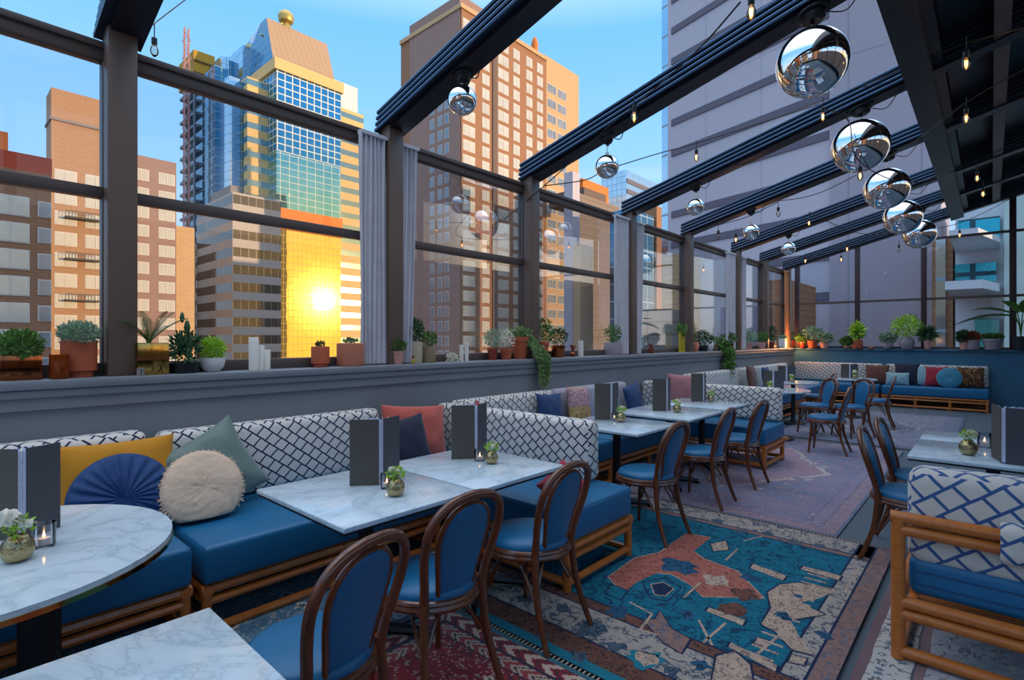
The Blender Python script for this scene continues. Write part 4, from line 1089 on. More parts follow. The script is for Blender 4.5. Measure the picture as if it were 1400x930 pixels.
# brass planter with a palm
p = at(204, 511, x=-3.92); k = depth(p)/F
t = empty('potted_palm', (-3.93, p.y, SILL+.0008), rad(4), 'small palm in a square brass planter carrying a black handwritten mark', 'plant', 'plants on the window sill')
w_, h_ = .085, 43*k
bm = B(); box(bm, -w_, w_, -w_, w_, 0, h_, bev=.003); obj('planter', bm, M_brass, t)
bm = B(); box(bm, -w_-.002, w_+.002, -w_-.002, w_+.002, h_*.46, h_*.53); obj('dark_band', bm, M_bent, t, smooth=False)
bm = B()
mk = [[(.025, .012), (.04, .03), (.052, .055), (.055, .062), (.053, .04), (.055, .018), (.06, .02)], [(.03, .032), (.045, .034), (.06, .04)]]
for st in mk: sweep(bm, crom([(w_+.0015, a-.01, b-.005) for a, b in st], 4), .0022, 6)
obj('black_mark', bm, M_black, t)
bm = B(); rr = random.Random(5); base = Vector((0, 0, h_))
for q in range(9):
    a = 2*PI*q/9+.4; e = rr.uniform(.9, 1.5) if q % 2 else rr.uniform(1.5, 2.6)
    frond(bm, base, Vector((math.cos(a)*.9, math.sin(a)*1.2, e)).normalized(), rr.uniform(.25, .33), rr, n=22, w=.045, droop=.30)
for q in range(4): rod(bm, (0, 0, h_*.9), (rr.uniform(-.02, .02), rr.uniform(-.03, .03), h_+.05), .006, 6)
obj('fronds', bm, L_palm, t, angle=80)
t = empty('metal_cup', (-3.80, at(192, 512, x=-3.80).y, SILL+.0008), 0, 'small silver cup in front of the brass planter', 'cup')
bm = B(); lathe(bm, [(0, 0), (.022, 0), (.024, .045), (.022, .046), (.02, .006), (0, .006)], 20); obj('cup', bm, M_silver, t, angle=50)
plant(252, 505, 'cyl', M_black, 36, 14, 'cactus', L_dark, 50, 68, 'dark succulents with a tall upright cactus in a black pot', dens=1.6, s=.022)
plant(290, 505, 'bowl', M_white, 32, 19, 'low', L_lime, 36, 38, 'bright lime green plant in a white bowl', dens=2.4, s=.013)
for px, hh, ww, lb in ((347, 45, 13, 'tallest of three white pillar candles on the sill'), (357, 34, 10, 'middle one of three white pillar candles on the sill'), (365, 27, 9, 'shortest of three white pillar candles on the sill')):
    p = at(px, 506, x=-3.88); k = depth(p)/F
    t = empty('pillar_candle', (-3.88-.01*(px == 357), p.y, SILL+.0008), 0, lb, 'candle', 'white pillar candles')
    bm = B(); r_ = ww*k/2*.98; lathe(bm, [(0, 0), (r_, 0), (r_, hh*k*.97), (r_*.85, hh*k), (r_*.3, hh*k*.98), (0, hh*k*.975)], 20); obj('wax', bm, M_wax, t, angle=50)
    bm = B(); rod(bm, (0, 0, hh*k*.97), (.001, 0, hh*k+.01), .0012, 5); obj('wick', bm, M_black, t)
plant(438, 500, 'step', M_terra, 24, 28, 'low', L_dark, 14, 9, 'stepped terracotta pot with only a tuft of leaves, before the golden tower', dens=.5)
plant(479, 498, 'cyl', M_salmon, 36, 31, 'low', L_dark, 22, 9, 'wide salmon pink clay pot beside the first curtain', dens=.5)
plant(543, 498, 'taper', M_pink, 19, 18, 'bush', L_green, 28, 15, 'small leafy plant in a speckled pink pot under the narrow curtain', dx=.03)
plant(567, 493, 'cyl', M_beige, 21, 29, 'bush', L_dark, 27, 32, 'dense dark green bush in a tall beige cylinder', dens=1.6, dx=-.03)
plant(586, 494, 'ribbed', M_tan, 18, 22, 'bush', L_green, 26, 20, 'green plant in a ribbed tan pot next to the dark bush', dx=-.03)
plant(618, 493, None, None, 0, 0, 'low', L_white, 20, 15, 'low cushion of white flowers lying on the sill', dens=.8)
# pineapple ornament and green bottle
p = at(565, 498, x=-3.80); t = empty('pineapple_ornament', (-3.80, p.y, SILL+.0008), 0, 'tiny yellow pineapple ornament on the sill edge', 'ornament')
bm = B(); lathe(bm, [(0, 0), (.012, .004), (.017, .02), (.013, .038), (0, .044)], 12); obj('fruit', bm, M_yellow, t)
bm = B(); leaves(bm, (0, 0, .05), (.01, .01, .01), 16, .014, random.Random(2), up=1.5); obj('crown', bm, L_red, t)
p = at(632, 494, x=-3.90); k = depth(p)/F
for j, (px, hh, lb) in enumerate(((631, 22, 'shorter beige pillar candle beside the white flowers'), (638, 26, 'taller beige pillar candle beside the white flowers'))):
    p = at(px, 494, x=-3.90); t = empty('pillar_candle', (-3.90, p.y, SILL+.0008), 0, lb, 'candle', 'beige pillar candles')
    bm = B(); lathe(bm, [(0, 0), (.020, 0), (.020, hh*k), (.015, hh*k+.003), (0, hh*k)], 18); obj('wax', bm, M_wax, t, angle=50)
    bm = B(); rod(bm, (0, 0, hh*k), (.001, 0, hh*k+.012), .0012, 5); obj('wick', bm, M_black, t)
plant(673, 490, 'taper', M_red, 14, 16, 'bush', L_pale, 24, 26, 'pale flowering plant in a small dark red pot')
plant(692, 490, 'taper', M_terra, 18, 15, 'bush', L_white, 24, 26, 'white flowering plant in an orange clay pot', dens=.8)
t, p, k, q = plant(711, 489, 'taper', M_terra, 25, 30, 'trail', L_trail, 34, 18, 'large terracotta pot whose long trailing plant hangs down over the parapet')
bm = B(); rr = random.Random(9)
for s_ in range(70):
    y0 = rr.uniform(-.03, .17); xr = rr.uniform(-.035, .03)
    hh = rr.uniform(.15, .31)
    P = [Vector((xr*.3, y0*.3, q[1]+.02)), Vector((.05+xr*.5, y0*.7+.02, q[1]+.03-.03)), Vector((.185, y0+.05, .055+rr.uniform(0, .05))), Vector((.215+rr.uniform(0, .02), y0+.08, -.02)), Vector((.212+rr.uniform(0, .025), y0*.75+.10, -hh))]
    P = crom(P, 4); sweep(bm, P, .0014, 3)
    for pnt in P[3:]:
        leaves(bm, pnt, (.014, .018, .014), 5, .014, rr, up=-.4)
obj('trailing_stems', bm, L_trail, t, angle=80)
plant(743, 487, 'taper', M_terra, 16, 22, 'bush', L_green, 26, 32, 'upright green plant in terracotta on a cream base, just right of a post', dens=1.2)
plant(763, 486, 'taper', M_copper, 20, 16, 'bush', L_dark, 26, 24, 'round green plant in a copper coloured pot')
plant(783, 486, 'round', M_copper, 8, 6, 'spiky', L_red, 10, 12, 'tiny reddish spiky plant between the copper pot and a white candle')
p = at(794, 487, x=-3.88); k = depth(p)/F; t = empty('pillar_candle', (-3.88, p.y, SILL+.0008), 0, 'single white pillar candle right of the copper pots', 'candle')
bm = B(); lathe(bm, [(0, 0), (3.5*k, 0), (3.5*k, 22*k), (0, 22*k)], 18); obj('wax', bm, M_wax, t, angle=50)
plant(838, 484, 'square', M_grey, 18, 17, 'bush', L_green, 22, 24, 'leafy green plant in a square grey planter before the third curtain')
plant(890, 480, 'taper', M_red, 8, 7, 'spiky', L_red, 9, 8, 'tiny red spiky plant right of the third post curtains')
t, p, k, q = plant(932, 481, None, None, 0, 0, 'bush', L_green, 20, 16, 'green foliage above bright yellow bamboo canes', dens=.1)
for ch in t.children: ch.location.z = 24*k
bm = B()
for a in (-6, -1.5, 3, 7): rod(bm, (0, a*k, 0), (0, a*k, 27*k), 1.6*k, 8)
obj('bamboo_cane', bm, M_yellow, t); bm = B(); leaves(bm, (0, 0, 31*k), (.07, .07, .08), 160, .03, random.Random(3)); obj('top_leaves', bm, L_green, t, angle=80)
plant(951, 479, 'round', M_salmon, 9, 13, None, None, 0, 0, 'small orange clay jar next to the yellow bamboo', cat='jar', name='clay_jar', group='jars on the sill')
plant(962, 478, 'taper', M_dark, 12, 8, 'bush', L_dark, 24, 20, 'dark leafy plant beside the small orange clay jar')
plant(970, 478, 'round', M_white, 12, 14, None, None, 0, 0, 'round white vase behind the second hanging plant', cat='vase', name='round_vase', dx=-.05, group='jars on the sill')
t, p, k, q = plant(979, 477, 'taper', M_tan, 14, 9, 'trail', L_green, 20, 14, 'second trailing plant hanging down the parapet, beyond the tables')
bm = B(); rr = random.Random(19)
for s_ in range(60):
    y0 = rr.uniform(-.16, .22); hh = rr.uniform(.25, .52)
    P = crom([Vector((0, y0*.3, q[1]+.02)), Vector((.12, y0*.8, q[1]+.03)), Vector((.20, y0, .03)), Vector((.22+rr.uniform(0, .05), y0, -.06)), Vector((.22+rr.uniform(0, .06), y0, -hh))], 4)
    sweep(bm, P, .002, 3)
    for pnt in P[3:]: leaves(bm, pnt, (.03, .04, .03), 3, .035, rr, up=-.2)
obj('trailing_stems', bm, L_green, t, angle=80)
far = [(997, 476, 'taper', M_copper, 12, 9, 'bush', L_green, 20, 14, 'green plant in a coppery pot left of the third far curtains'),
 (1023, 475, 'taper', M_pink, 12, 9, 'bush', L_pale, 22, 16, 'pale plant in a pink pot just right of the far curtains'),
 (1041, 475, 'taper', M_pink, 12, 9, 'bush', L_green, 18, 14, 'green plant in a pink pot in front of a bronze post'),
 (1055, 475, 'taper', M_red, 8, 9, 'tall', L_dark, 10, 20, 'slim tall dark plant in a red pot near the far corner'),
 (1070, 474, 'square', M_white, 8, 13, 'low', L_pale, 9, 4, 'square white pot almost empty near the far corner'),
 (1082, 474, 'taper', M_red, 15, 10, 'bush', L_dark, 22, 12, 'dark green plant in a wide red pot in the far corner')]
for a in far: plant(*a, s=.028)
FY = 15.03
farw = [(1097, 475, 'taper', M_red, 9, 8, 'bush', L_green, 14, 10, 'first small plant in a red pot on the far sill'),
 (1111, 475, 'taper', M_terra, 14, 10, 'bush', L_pale, 24, 18, 'pale bushy plant in a terracotta pot on the far sill'),
 (1127, 475, 'taper', M_pink, 12, 8, 'bush', L_pale, 20, 12, 'low pale plant in a pink pot on the far sill'),
 (1158, 475, 'round', M_tan, 8, 5, 'bush', L_green, 14, 9, 'small round green plant alone on the far sill, left of an orange pot'),
 (1172, 475, 'cyl', M_terra, 13, 12, 'tall', L_lime, 10, 20, 'upright lime green plant in an orange pot at the first far mullion'),
 (1214, 475, 'round', M_grey, 12, 9, 'bush', L_pale, 18, 12, 'small pale plant in a grey pot left of the large bush'),
 (1240, 475, 'round', M_grey, 18, 16, 'bush', L_lime, 34, 30, 'large bright green bush in a round grey pot on the far sill'),
 (1268, 475, 'taper', M_pink, 9, 12, 'tall', L_dark, 12, 16, 'dark slender plant in a pink pot at the second far mullion'),
 (1318, 476, 'taper', M_pink, 11, 10, 'bush', L_dark, 14, 14, 'dark green plant on the far sill under the cyan window'),
 (1330, 476, 'cyl', M_grey, 14, 13, 'bush', L_red, 12, 9, 'reddish plant in a grey cylinder on the far sill'),
 (1357, 477, 'taper', M_grey, 22, 15, 'low', L_green, 18, 5, 'wide grey bucket planter near the right end of the far sill')]
for a in farw: plant(*a, y=FY, s=.045, dens=1.2)
p = at(1191, 474, y=FY); t = empty('clay_bowl', (p.x, FY, SILL+.0008), 0, 'tiny orange clay bowl alone on the far sill', 'bowl')
bm = B(); lathe(bm, [(0, 0), (.05, 0), (.065, .05), (.058, .05), (.045, .01), (0, .01)], 16); obj('bowl', bm, M_salmon, t)
t = empty('added_sill_lamp', (-3.70, 14.72, SILL+.0008), 0, 'tiny black lamp added to wash the far corner orange', 'lamp')  # lamp added here in place of low sun on the corner curtain
bm = B(); lathe(bm, [(0, 0), (.03, 0), (.035, .05), (.03, .05), (.026, .02), (0, .02)], 16); obj('housing', bm, M_black, t)
bm = B(); lathe(bm, [(0, .022), (.022, .022), (.02, .034), (0, .036)], 12); obj('lens', bm, M_fil, t)
ul = bpy.data.lights.new('added_uplight', 'POINT'); ul.energy = 12; ul.color = (1, .42, .12); ul.shadow_soft_size = .03; uo = bpy.data.objects.new('added_uplight', ul); COL.objects.link(uo); uo.location = (-3.70, 14.72, SILL+.09)
# broad-leaved plant at the right edge
p = at(1392, 478, y=14.0); t = empty('potted_plant', (.62, 14.0+.0, SILL), 0, 'broad-leaved dark green plant reaching in from the right edge', 'plant')
t.location = (at(1396, 470, y=14.9).x, 15.03, SILL+.0008)
bm = B(); lathe(bm, [(0, 0), (.10, 0), (.13, .28), (.12, .28), (.11, .25), (0, .25)], 20); obj('pot', bm, M_dark, t)
bm = B(); rr = random.Random(4)
for a, L_, e, ww in ((PI*1.02, .95, .12, .17), (PI*.93, .75, .5, .14), (PI*1.3, .5, .9, .14), (.3, .5, .6, .14), (PI*1.6, .5, .9, .12)):
    b0 = Vector((0, 0, .26)); d = Vector((math.cos(a), math.sin(a)*.5, e)).normalized(); st = b0+Vector((0, 0, .42))
    sweep(bm, crom([b0, b0.lerp(st, .6)+d*.03, st+d*.1], 4), .009, 5); side = d.cross(Vector((0, 0, 1))).normalized(); up = side.cross(d); n = 12; rows = []
    for k in range(n+1):
        s_ = k/n; c = st+d*(.1+L_*s_)-Vector((0, 0, .30*L_*s_*s_)); wd = ww*math.sin(PI*min(1, s_*.93+.05))**.7
        rows.append([bm.verts.new(c+side*wd*j+up*abs(j)*wd*.35) for j in (-1, -.5, 0, .5, 1)])
    for A, C in zip(rows, rows[1:]):
        for j in range(4): bm.faces.new((A[j], A[j+1], C[j+1], C[j]))
obj('leaves', bm, L_green, t, angle=80)

# ------------------------------------------------------------------ mirror balls and their motors
def ball(px, py, rpx, y, label, grp, big=False, xm=None):
    p = at(px, py, y=y); k = depth(p)/F; r = rpx*k
    t = empty('mirror_ball', (p.x, y, p.z), 0, label, 'mirror ball', grp)
    bm = B(); bmesh.ops.create_uvsphere(bm, u_segments=64, v_segments=32, radius=r) if big else bmesh.ops.create_icosphere(bm, subdivisions=4, radius=r)
    obj('globe', bm, M_chrome, t, smooth=True, angle=180)
    zt = bz(p.x)
    bm = B(); rod(bm, (0, 0, r*.98), (0, 0, zt-p.z-.06), .005, 6); lathe(bm, [(.02, r*.97), (.02, r+.02), (0, r+.02)], 12); obj('hanger', bm, M_silver, t)
    m = empty('ball_motor', (p.x, y+.01, zt), 0, 'black motor above the '+label.replace(' at the top right','').replace('small mirror ball below an unlit clear bulb, fourth','small mirror ball, fourth'), 'motor', grp+' motors')
    s = r*.9 if big else .075
    s = min(.13, max(.07, s)); dz = SL*s
    bm = B(); lathe(bm, [(0, -.075), (s*.55, -.075), (s*.75, -.05), (s*.75, -.02), (s, -.015), (s, -.002), (0, -.002)], 20)
    for v in bm.verts:
        if v.co.z > -.03: v.co.z += SL*v.co.x-.002
    obj('housing', bm, M_black, m, angle=40)
    bm = B(); lathe(bm, [(0, -.10), (.018, -.10), (.018, -.074), (0, -.074)], 12); obj('spindle', bm, M_beam_under, m)
    bm = B(); sweep(bm, crom([(s*.8, 0, -.03), (s*1.8, .02, -.06), (s*2.6, .0, SL*s*2.6-.03), (s*3.0, 0, SL*s*3-.004)], 5), .005, 5); obj('power_lead', bm, M_cable, m)
sm = 'small mirror balls near the windows'; lg = 'large mirror balls over the aisle'
ball(632, 137, 20, 2.8, 'small mirror ball in front of the brown tower', sm)
ball(830, 228, 16, 4.7, 'small mirror ball against the blue sky', sm)
ball(951, 283, 11.5, 6.98, 'small mirror ball before the grey tower, third from the left', sm)
ball(1027, 317, 10.5, 9.0, 'small mirror ball below an unlit clear bulb, fourth from the left', sm)
ball(1078, 340, 9, 11.42, 'smallest mirror ball, farthest down the windows', sm)
ball(1110, 86, 45, 4.7, 'largest mirror ball at the top right', lg, True)
ball(1176, 200, 35, 6.98, 'second largest mirror ball', lg, True)
ball(1212, 258, 27.5, 9.0, 'middle one of the five large mirror balls', lg, True)
ball(1234, 297, 23, 11.42, 'large mirror ball, last but one towards the far wall', lg, True)
ball(1257, 320, 19.5, 13.26, 'farthest of the large mirror balls', lg, True)

# ------------------------------------------------------------------ string lights
def bulb(p, label, lit=True, lead=.10, s=1.0):
    t = empty('filament_bulb', p, 0, label, 'bulb', 'filament bulbs on the string lights')
    bm = B(); lathe(bm, [(0, 0), (.0, 0), (.006, .001), (.022, .018), (.029, .042), (.025, .066), (.015, .088), (.014, .092), (0, .092)], 16)
    for v in bm.verts: v.co *= s
    obj('glass_bulb', bm, M_bulbglass, t, angle=80)
    bm = B(); lathe(bm, [(0, .088), (.017, .088), (.019, .10), (.019, .14), (.008, .15), (0, .15)], 14); rod(bm, (0, 0, .148), (0, 0, .15+lead), .004, 5)
    for v in bm.verts: v.co *= s
    obj('socket', bm, M_black, t)
    if lit:
        bm = B()
        for k in range(6):
            a = PI*k/3; rod(bm, (math.cos(a)*.006, math.sin(a)*.006, .025), (math.cos(a)*.009, math.sin(a)*.009, .072), .0016, 5)
        for v in bm.verts: v.co *= s
        obj('filament', bm, M_fil, t)
def P3(px, py, y): return at(px, py, y=y)
bulbs = [((211, 78), 1.5, False, 'dark unlit bulb hanging at the top left beside the first post'),
 ((867, 168), 4.1, True, 'glowing bulb just above the second small mirror ball'),
 ((1027, 28), 3.3, True, 'glowing bulb at the top, left of the largest mirror ball'),
 ((952, 221), 6.2, True, 'glowing bulb above the third small mirror ball'),
 ((1125, 166), 6.2, True, 'glowing bulb between the two largest mirror balls'),
 ((1176, 247), 6.5, True, 'pale bulb directly under the second largest mirror ball'),
 ((1064, 297), 8.3, False, 'clear unlit bulb right of the fourth small mirror ball'),
 ((982, 328), 8.3, False, 'clear pale bulb low between the third and fourth posts of the far windows'),
 ((1006, 332), 9.0, True, 'glowing orange bulb against a roof beam left of the fourth small ball'),
 ((1106, 309), 10.5, True, 'glowing bulb right of the smallest mirror ball'),
 ((1101, 360), 12.6, True, 'small orange bulb near the far corner, above the window wall'),
 ((1158, 344), 12.6, True, 'small orange bulb above the first far window'),
 ((1150, 358), 14.2, True, 'tiny glowing bulb just over the first far pane'),
 ((1229, 345), 12.9, False, 'clear bulb hanging before the second far pane'),
 ((1321, 96), 5.2, True, 'glowing bulb highest under the dark roof'),
 ((1321, 169), 6.6, True, 'yellow bulb second from the top under the dark roof'),
 ((1336, 249), 9.2, True, 'glowing bulb under the dark roof, middle of the right side'),
 ((1344, 270), 10.2, True, 'lower glowing bulb under the dark roof near the right edge'),
 ((1312, 325), 13.8, True, 'small glowing bulb before the far cyan window'),
 ((1233, 277), 9.8, True, 'small glowing bulb between the middle large mirror balls')]
for (px, py), y, lit, lb in bulbs: bulb(P3(px, py, y), lb, lit, s=1.3 if y < 2 else 1.0)
def wire(pts, label, r=.006, sag=.0):
    P = [P3(*q) for q in pts]; o = P[0].copy(); bm = B(); sweep(bm, [q-o for q in crom(P, 8)], r, 5)
    tag(obj('light_string', bm, M_cable, None, loc=o), label, 'cable', 'string light cables')
wire([(172, 60, .95), (190, 50, 1.2), (211, 32, 1.5), (258, -4, 2.0)], 'black cable climbing from the first post at the top left')
wire([(134, -6, .9), (150, 30, .85), (158, 46, .80)], 'short black cable coming down to the top of the first post')
wire([(745, 254, 4.75), (800, 246, 4.9), (830, 232, 5.2), (900, 210, 5.8), (952, 196, 6.2), (1040, 168, 6.9), (1140, 135, 7.0), (1290, 70, 6.4), (1400, 38, 5.6)], 'long black cable running from the third post under the second mirror ball')
wire([(690, 300, 4.72), (760, 240, 4.5), (830, 175, 4.2), (867, 145, 4.1), (950, 72, 3.6), (1012, 3, 3.3)], 'black cable rising along the beam of the largest mirror ball')
wire([(1064, 275, 8.3), (1125, 262, 8.6), (1240, 200, 8.2), (1321, 140, 6.6), (1400, 95, 6.0)], 'black cable crossing under the dark roof on the right')
wire([(930, 325, 8.9), (982, 308, 8.3), (1020, 297, 8.2), (1064, 276, 8.3)], 'thin black cable between the post tops above the clear bulbs')
wire([(1125, 148, 6.2), (1160, 165, 6.6), (1176, 222, 6.5), (1240, 250, 9.5), (1300, 235, 9.3), (1400, 190, 9.0)], 'black cable passing behind the large mirror balls')
wire([(1106, 290, 10.5), (1170, 318, 12.2), (1229, 318, 12.9), (1312, 305, 13.8), (1400, 262, 13.6)], 'black cable near the far window wall')
# ------------------------------------------------------------------ the city outside
def curtain_wall(name, tint, line, pw, ph, lw=.06, metal=.92, rough=.03, wav=.0, spandrel=None, sh=.3):
    n = N(name); uv = n.uv(); b = n.brick(uv, (1, 1, 1), (1, 1, 1), (0, 0, 0), 1, pw, ph, lw, 0)
    s = n.sep(uv); cell = n.noise(n.map(uv, sc=(1/pw, 1/ph, 1)), .9, 1)
    t = hexc(tint); col = n.mix(cell, tuple(x*.85 for x in t), tuple(min(1, x*1.1) for x in t))
    fr = n.math('FRACT', n.math('DIVIDE', s[1], ph))
    met = n.math('MULTIPLY', n.math('SUBTRACT', 1, b[1]), metal); rg = n.math('MAXIMUM', n.math('MULTIPLY', b[1], .6), rough)
    col = n.mix(b[1], col, hexc(line))
    if spandrel:
        m = n.math('LESS_THAN', fr, sh); col = n.mix(m, col, hexc(spandrel)); inv = n.math('SUBTRACT', 1, m)
        met = n.math('MULTIPLY', met, inv); rg = n.math('MAXIMUM', rg, n.math('MULTIPLY', m, .6))
    nz = n.noise(uv, .12, 2)
    n.bsdf(col, rg, met, n.bump(nz, wav, 1.0) if wav else None); return n.m
def masonry(name, c1, c2, row=3.0, var=.1):
    n = N(name); uv = n.uv(); b = n.brick(uv, hexc(c1), hexc(c1, .9), hexc(c2), 1, 1.2, .4, .03)
    f = n.noise(n.oc(), .08, 4); k = hexc(c1)
    col = n.mix(n.math('MULTIPLY', f, .5), b[0], tuple(x*.75 for x in k))
    n.bsdf(col, .85); return n.m
G_teal = curtain_wall('teal_mirror_glass', '7cc3cf', 'bfc6b8', 3.0, 2.2, .10, .95, .02, .02)
G_blue = curtain_wall('blue_mirror_glass', '4f9fc4', 'dcdcd0', 2.5, 2.3, .15, .9, .04)
G_side = curtain_wall('dark_blue_glass', '4f7f9a', '8fb0c0', 2.2, 3.0, .09, .9, .06)
G_pale = curtain_wall('pale_silver_glass', 'c2d8e6', '8ba3b2', 2.6, 3.0, .10, .85, .08)
G_sunset = curtain_wall('sunset_tinted_mirror_glass', 'f2d68c', 'b99a4a', 1.6, 2.2, .07, .97, .02, .015)  # gold tint puts part of the sunset reflection into the glass colour
def band_mat(name, stone, glass_c, ph, frac, metal=.7):
    n = N(name); uv = n.uv(); s = n.sep(uv); fr = n.math('FRACT', n.math('DIVIDE', s[1], ph)); m = n.math('LESS_THAN', fr, frac)
    mull = n.math('LESS_THAN', n.math('FRACT', n.math('DIVIDE', s[0], 1.6)), .10)
    g = n.mix(n.math('MULTIPLY', mull, .6), hexc(glass_c), hexc(stone)); col = n.mix(m, hexc(stone), g)
    f = n.noise(n.oc(), .3, 3); col = n.mix(n.math('MULTIPLY', f, .25), col, (.3, .25, .2))
    n.bsdf(col, n.math('SUBTRACT', .8, n.math('MULTIPLY', m, .72)), n.math('MULTIPLY', m, metal)); return n.m
S_gold = band_mat('sandstone_with_ribbon_windows', 'd9b878', '86a8a8', 4.6, .42)
S_grey = band_mat('pale_stone_with_dark_ribbon_windows', 'b9b1a8', '5a544c', 3.7, .52, .4)
S_lilac = painted('lilac_grey_cladding', '8f8ca2', .6, .02, .06)
C_sand = masonry('tan_facade', 'b48f6e', '9a785c'); C_brk = masonry('brown_brick_facade', 'a2785a', '84593f')
C_cream = masonry('cream_brick_facade', 'cfae84', 'b08c64'); C_pinkb = masonry('pinkish_concrete', '9f8378', '8c7268')
C_dkb = masonry('dark_brick_facade', '75655c', '5c4e47'); C_orange = plain('orange_render', 'd97a34', .8, 0, .08, .3)
C_redroof = plain('red_orange_roofing', 'b1492c', .8, 0, .1, .3); C_conc = plain('grey_concrete', '85807e', .8, 0, .12, .3)
W_frame = plain('pale_window_frame', 'd0ccc6', .5); W_glass = plain('curtained_window_glass', 'c9c7bb', .12, .1, .25, .35, spec=.6)
W_dark = plain('dim_window_glass', '8d949c', .12, .2, .35, .35, spec=.6)
def slab_panels(name, c, c2, w, h):
    n = N(name); b = n.brick(n.uv(), hexc(c), hexc(c, .96), hexc(c2), 1, w, h, .06, 0)
    f = n.noise(n.oc(), .03, 3); n.bsdf(n.mix(n.math('MULTIPLY', f, .3), b[0], hexc(c, .8)), .55, 0, spec=.5); return n.m
T_lil = slab_panels('lilac_grey_panel_cladding', 'b8b6c4', 'a09db0', 5.5, 40)
T_lil2 = slab_panels('darker_lilac_panel_cladding', 'a09caa', '8a8696', 4.2, 11)
T_str = plain('dark_grey_stripe', '5c5a6c', .6, 0, .05, .1)
T_white = plain('white_render', 'cdd4dc', .7, 0, .05, .1); T_cyan = curtain_wall('cyan_window_glass', '38b4cc', '1c4e5c', 2.2, 3, .12, .6, .15)
ZB = -55
def bld(name, p, label, cat='building'): return empty(name, p, 0, label, cat, 'city buildings outside')
class Blk:
    def __init__(s, label, x, y, z=ZB, name='city_building'): s.o = Vector((x, y, z)); s.t = bld(name, s.o, label)
    def box(s, nm, m, x0, x1, y0, y1, z0, z1, par=None, **k):
        bm = B(); box(bm, x0-s.o.x, x1-s.o.x, y0-s.o.y, y1-s.o.y, z0-s.o.z, z1-s.o.z, **k); return obj(nm, bm, m, par or s.t, smooth=False)
def Yx(px, x): return at(px, 464, x=x).y
def Zx(px, py, x): return at(px, py, x=x).z
def Xy(px, y): return at(px, 464, y=y).x
def Zy(px, py, y): return at(px, py, y=y).z
def windows(b, side, plane, cs, zs, w, h, m=W_glass, name='window', cap=60, frame=True, skip=()):
    """window grid on one face; side 'x' = face normal +x at x=plane, 'y' = face normal -y at y=plane"""
    first = None; rest = B(); nrest = 0; pos = [(c, z) for z in zs for c in cs if (c, z) not in skip]
    pos.sort(key=lambda q: (abs(q[1]-12), q[0]))
    def prim(bm, c, z, gm, fm):
        if side == 'x':
            box(bm, plane-.05, plane+.06, c-w/2-.12, c+w/2+.12, z-h/2-.12, z+h/2+.12, fm); box(bm, plane-.05, plane+.10, c-w/2, c+w/2, z-h/2, z+h/2, gm)
            if frame: box(bm, plane, plane+.16, c-.05, c+.05, z-h/2, z+h/2, fm)
        else:
            box(bm, c-w/2-.12, c+w/2+.12, plane-.06, plane+.05, z-h/2-.12, z+h/2+.12, fm); box(bm, c-w/2, c+w/2, plane-.10, plane+.05, z-h/2, z+h/2, gm)
            if frame: box(bm, c-.05, c+.05, plane-.16, plane, z-h/2, z+h/2, fm)
    for i, (c, z) in enumerate(pos):
        if i == 0:
            bm = B(); prim(bm, c, z, 0, 1)
            for v in bm.verts: v.co -= b.o
            first = obj(name, bm, [m, W_frame], b.t, smooth=False); c0, z0 = c, z
        elif i < cap:
            o = first.copy(); COL.objects.link(o); o.parent = b.t
            o.location = (0, c-c0, z-z0) if side == 'x' else (c-c0, 0, z-z0)
        else: prim(rest, c, z, 0, 1); nrest += 1
    if nrest:
        for v in rest.verts: v.co -= b.o
        tag(obj(name, rest, [m, W_frame], b.t, smooth=False), kind='stuff')
    else: rest.free()
def frange(a, b, s):
    out = []
    while a < b: out.append(a); a += s
    return out
# --- glass tower mirroring the sunset ---
X3 = -170.
b = Blk('tall glass and sandstone tower with brown hipped top, mirroring the sunset', X3-20, Yx(420, X3)); Y = lambda p, x=X3: Yx(p, x)
yA, yB_ = Y(378), Y(466); zt = Zx(378, 79, X3); zo1, zo0 = Zx(378, 283, X3), Zx(378, 312, X3)
b.box('upper_glass_slab', G_blue, X3-40, X3, yA, yB_, Zx(378, 205, X3), zt-3.6)
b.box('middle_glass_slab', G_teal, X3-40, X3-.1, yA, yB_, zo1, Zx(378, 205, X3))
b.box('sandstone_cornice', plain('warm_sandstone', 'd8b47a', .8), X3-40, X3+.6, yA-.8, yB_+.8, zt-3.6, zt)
b.box('reflected_orange_band', C_orange, X3-40, X3+.4, yA-.5, yB_+.5, zo0, zo1)  # orange box stands in for another building's reflection in the glass
b.box('sunset_tinted_base', G_sunset, X3-40, X3-.05, yA, yB_, ZB, zo0)
yL, yR = Yx(374, X3-3), Yx(459, X3-3); xr = X3-16; zr = Zx(361, 27, xr); yl2, yr2 = Yx(361, xr), Yx(443, xr)
bm = B(); P = [(X3-3, yL, zt), (X3-3, yR, zt), (X3-36, yR, zt), (X3-36, yL, zt), (xr+2, yl2, zr), (xr+2, yr2, zr), (xr-3, yr2, zr), (xr-3, yl2, zr)]
v = [bm.verts.new(Vector(p)-b.o) for p in P]
for q in ((0, 1, 5, 4), (4, 5, 6, 7), (2, 3, 7, 6)): bm.faces.new([v[i] for i in q])
M_roofb = slab_panels('brown_metal_standing_seam', 'a8865e', '6f5a44', 1.9, 30); obj('hipped_roof', bm, M_roofb, b.t, smooth=False)
bm = B(); v = [bm.verts.new(Vector(p)-b.o) for p in P]
bm.faces.new([v[i] for i in (1, 2, 6, 5)]); bmesh.ops.delete(bm, geom=[q for q in bm.verts if not q.link_faces], context='VERTS')
obj('glass_gable', bm, G_side, b.t, smooth=False)
bm = B(); bm.faces.new([bm.verts.new(Vector(P[i])-b.o) for i in (3, 0, 4, 7)]); obj('glass_gable', bm, G_side, b.t, smooth=False)
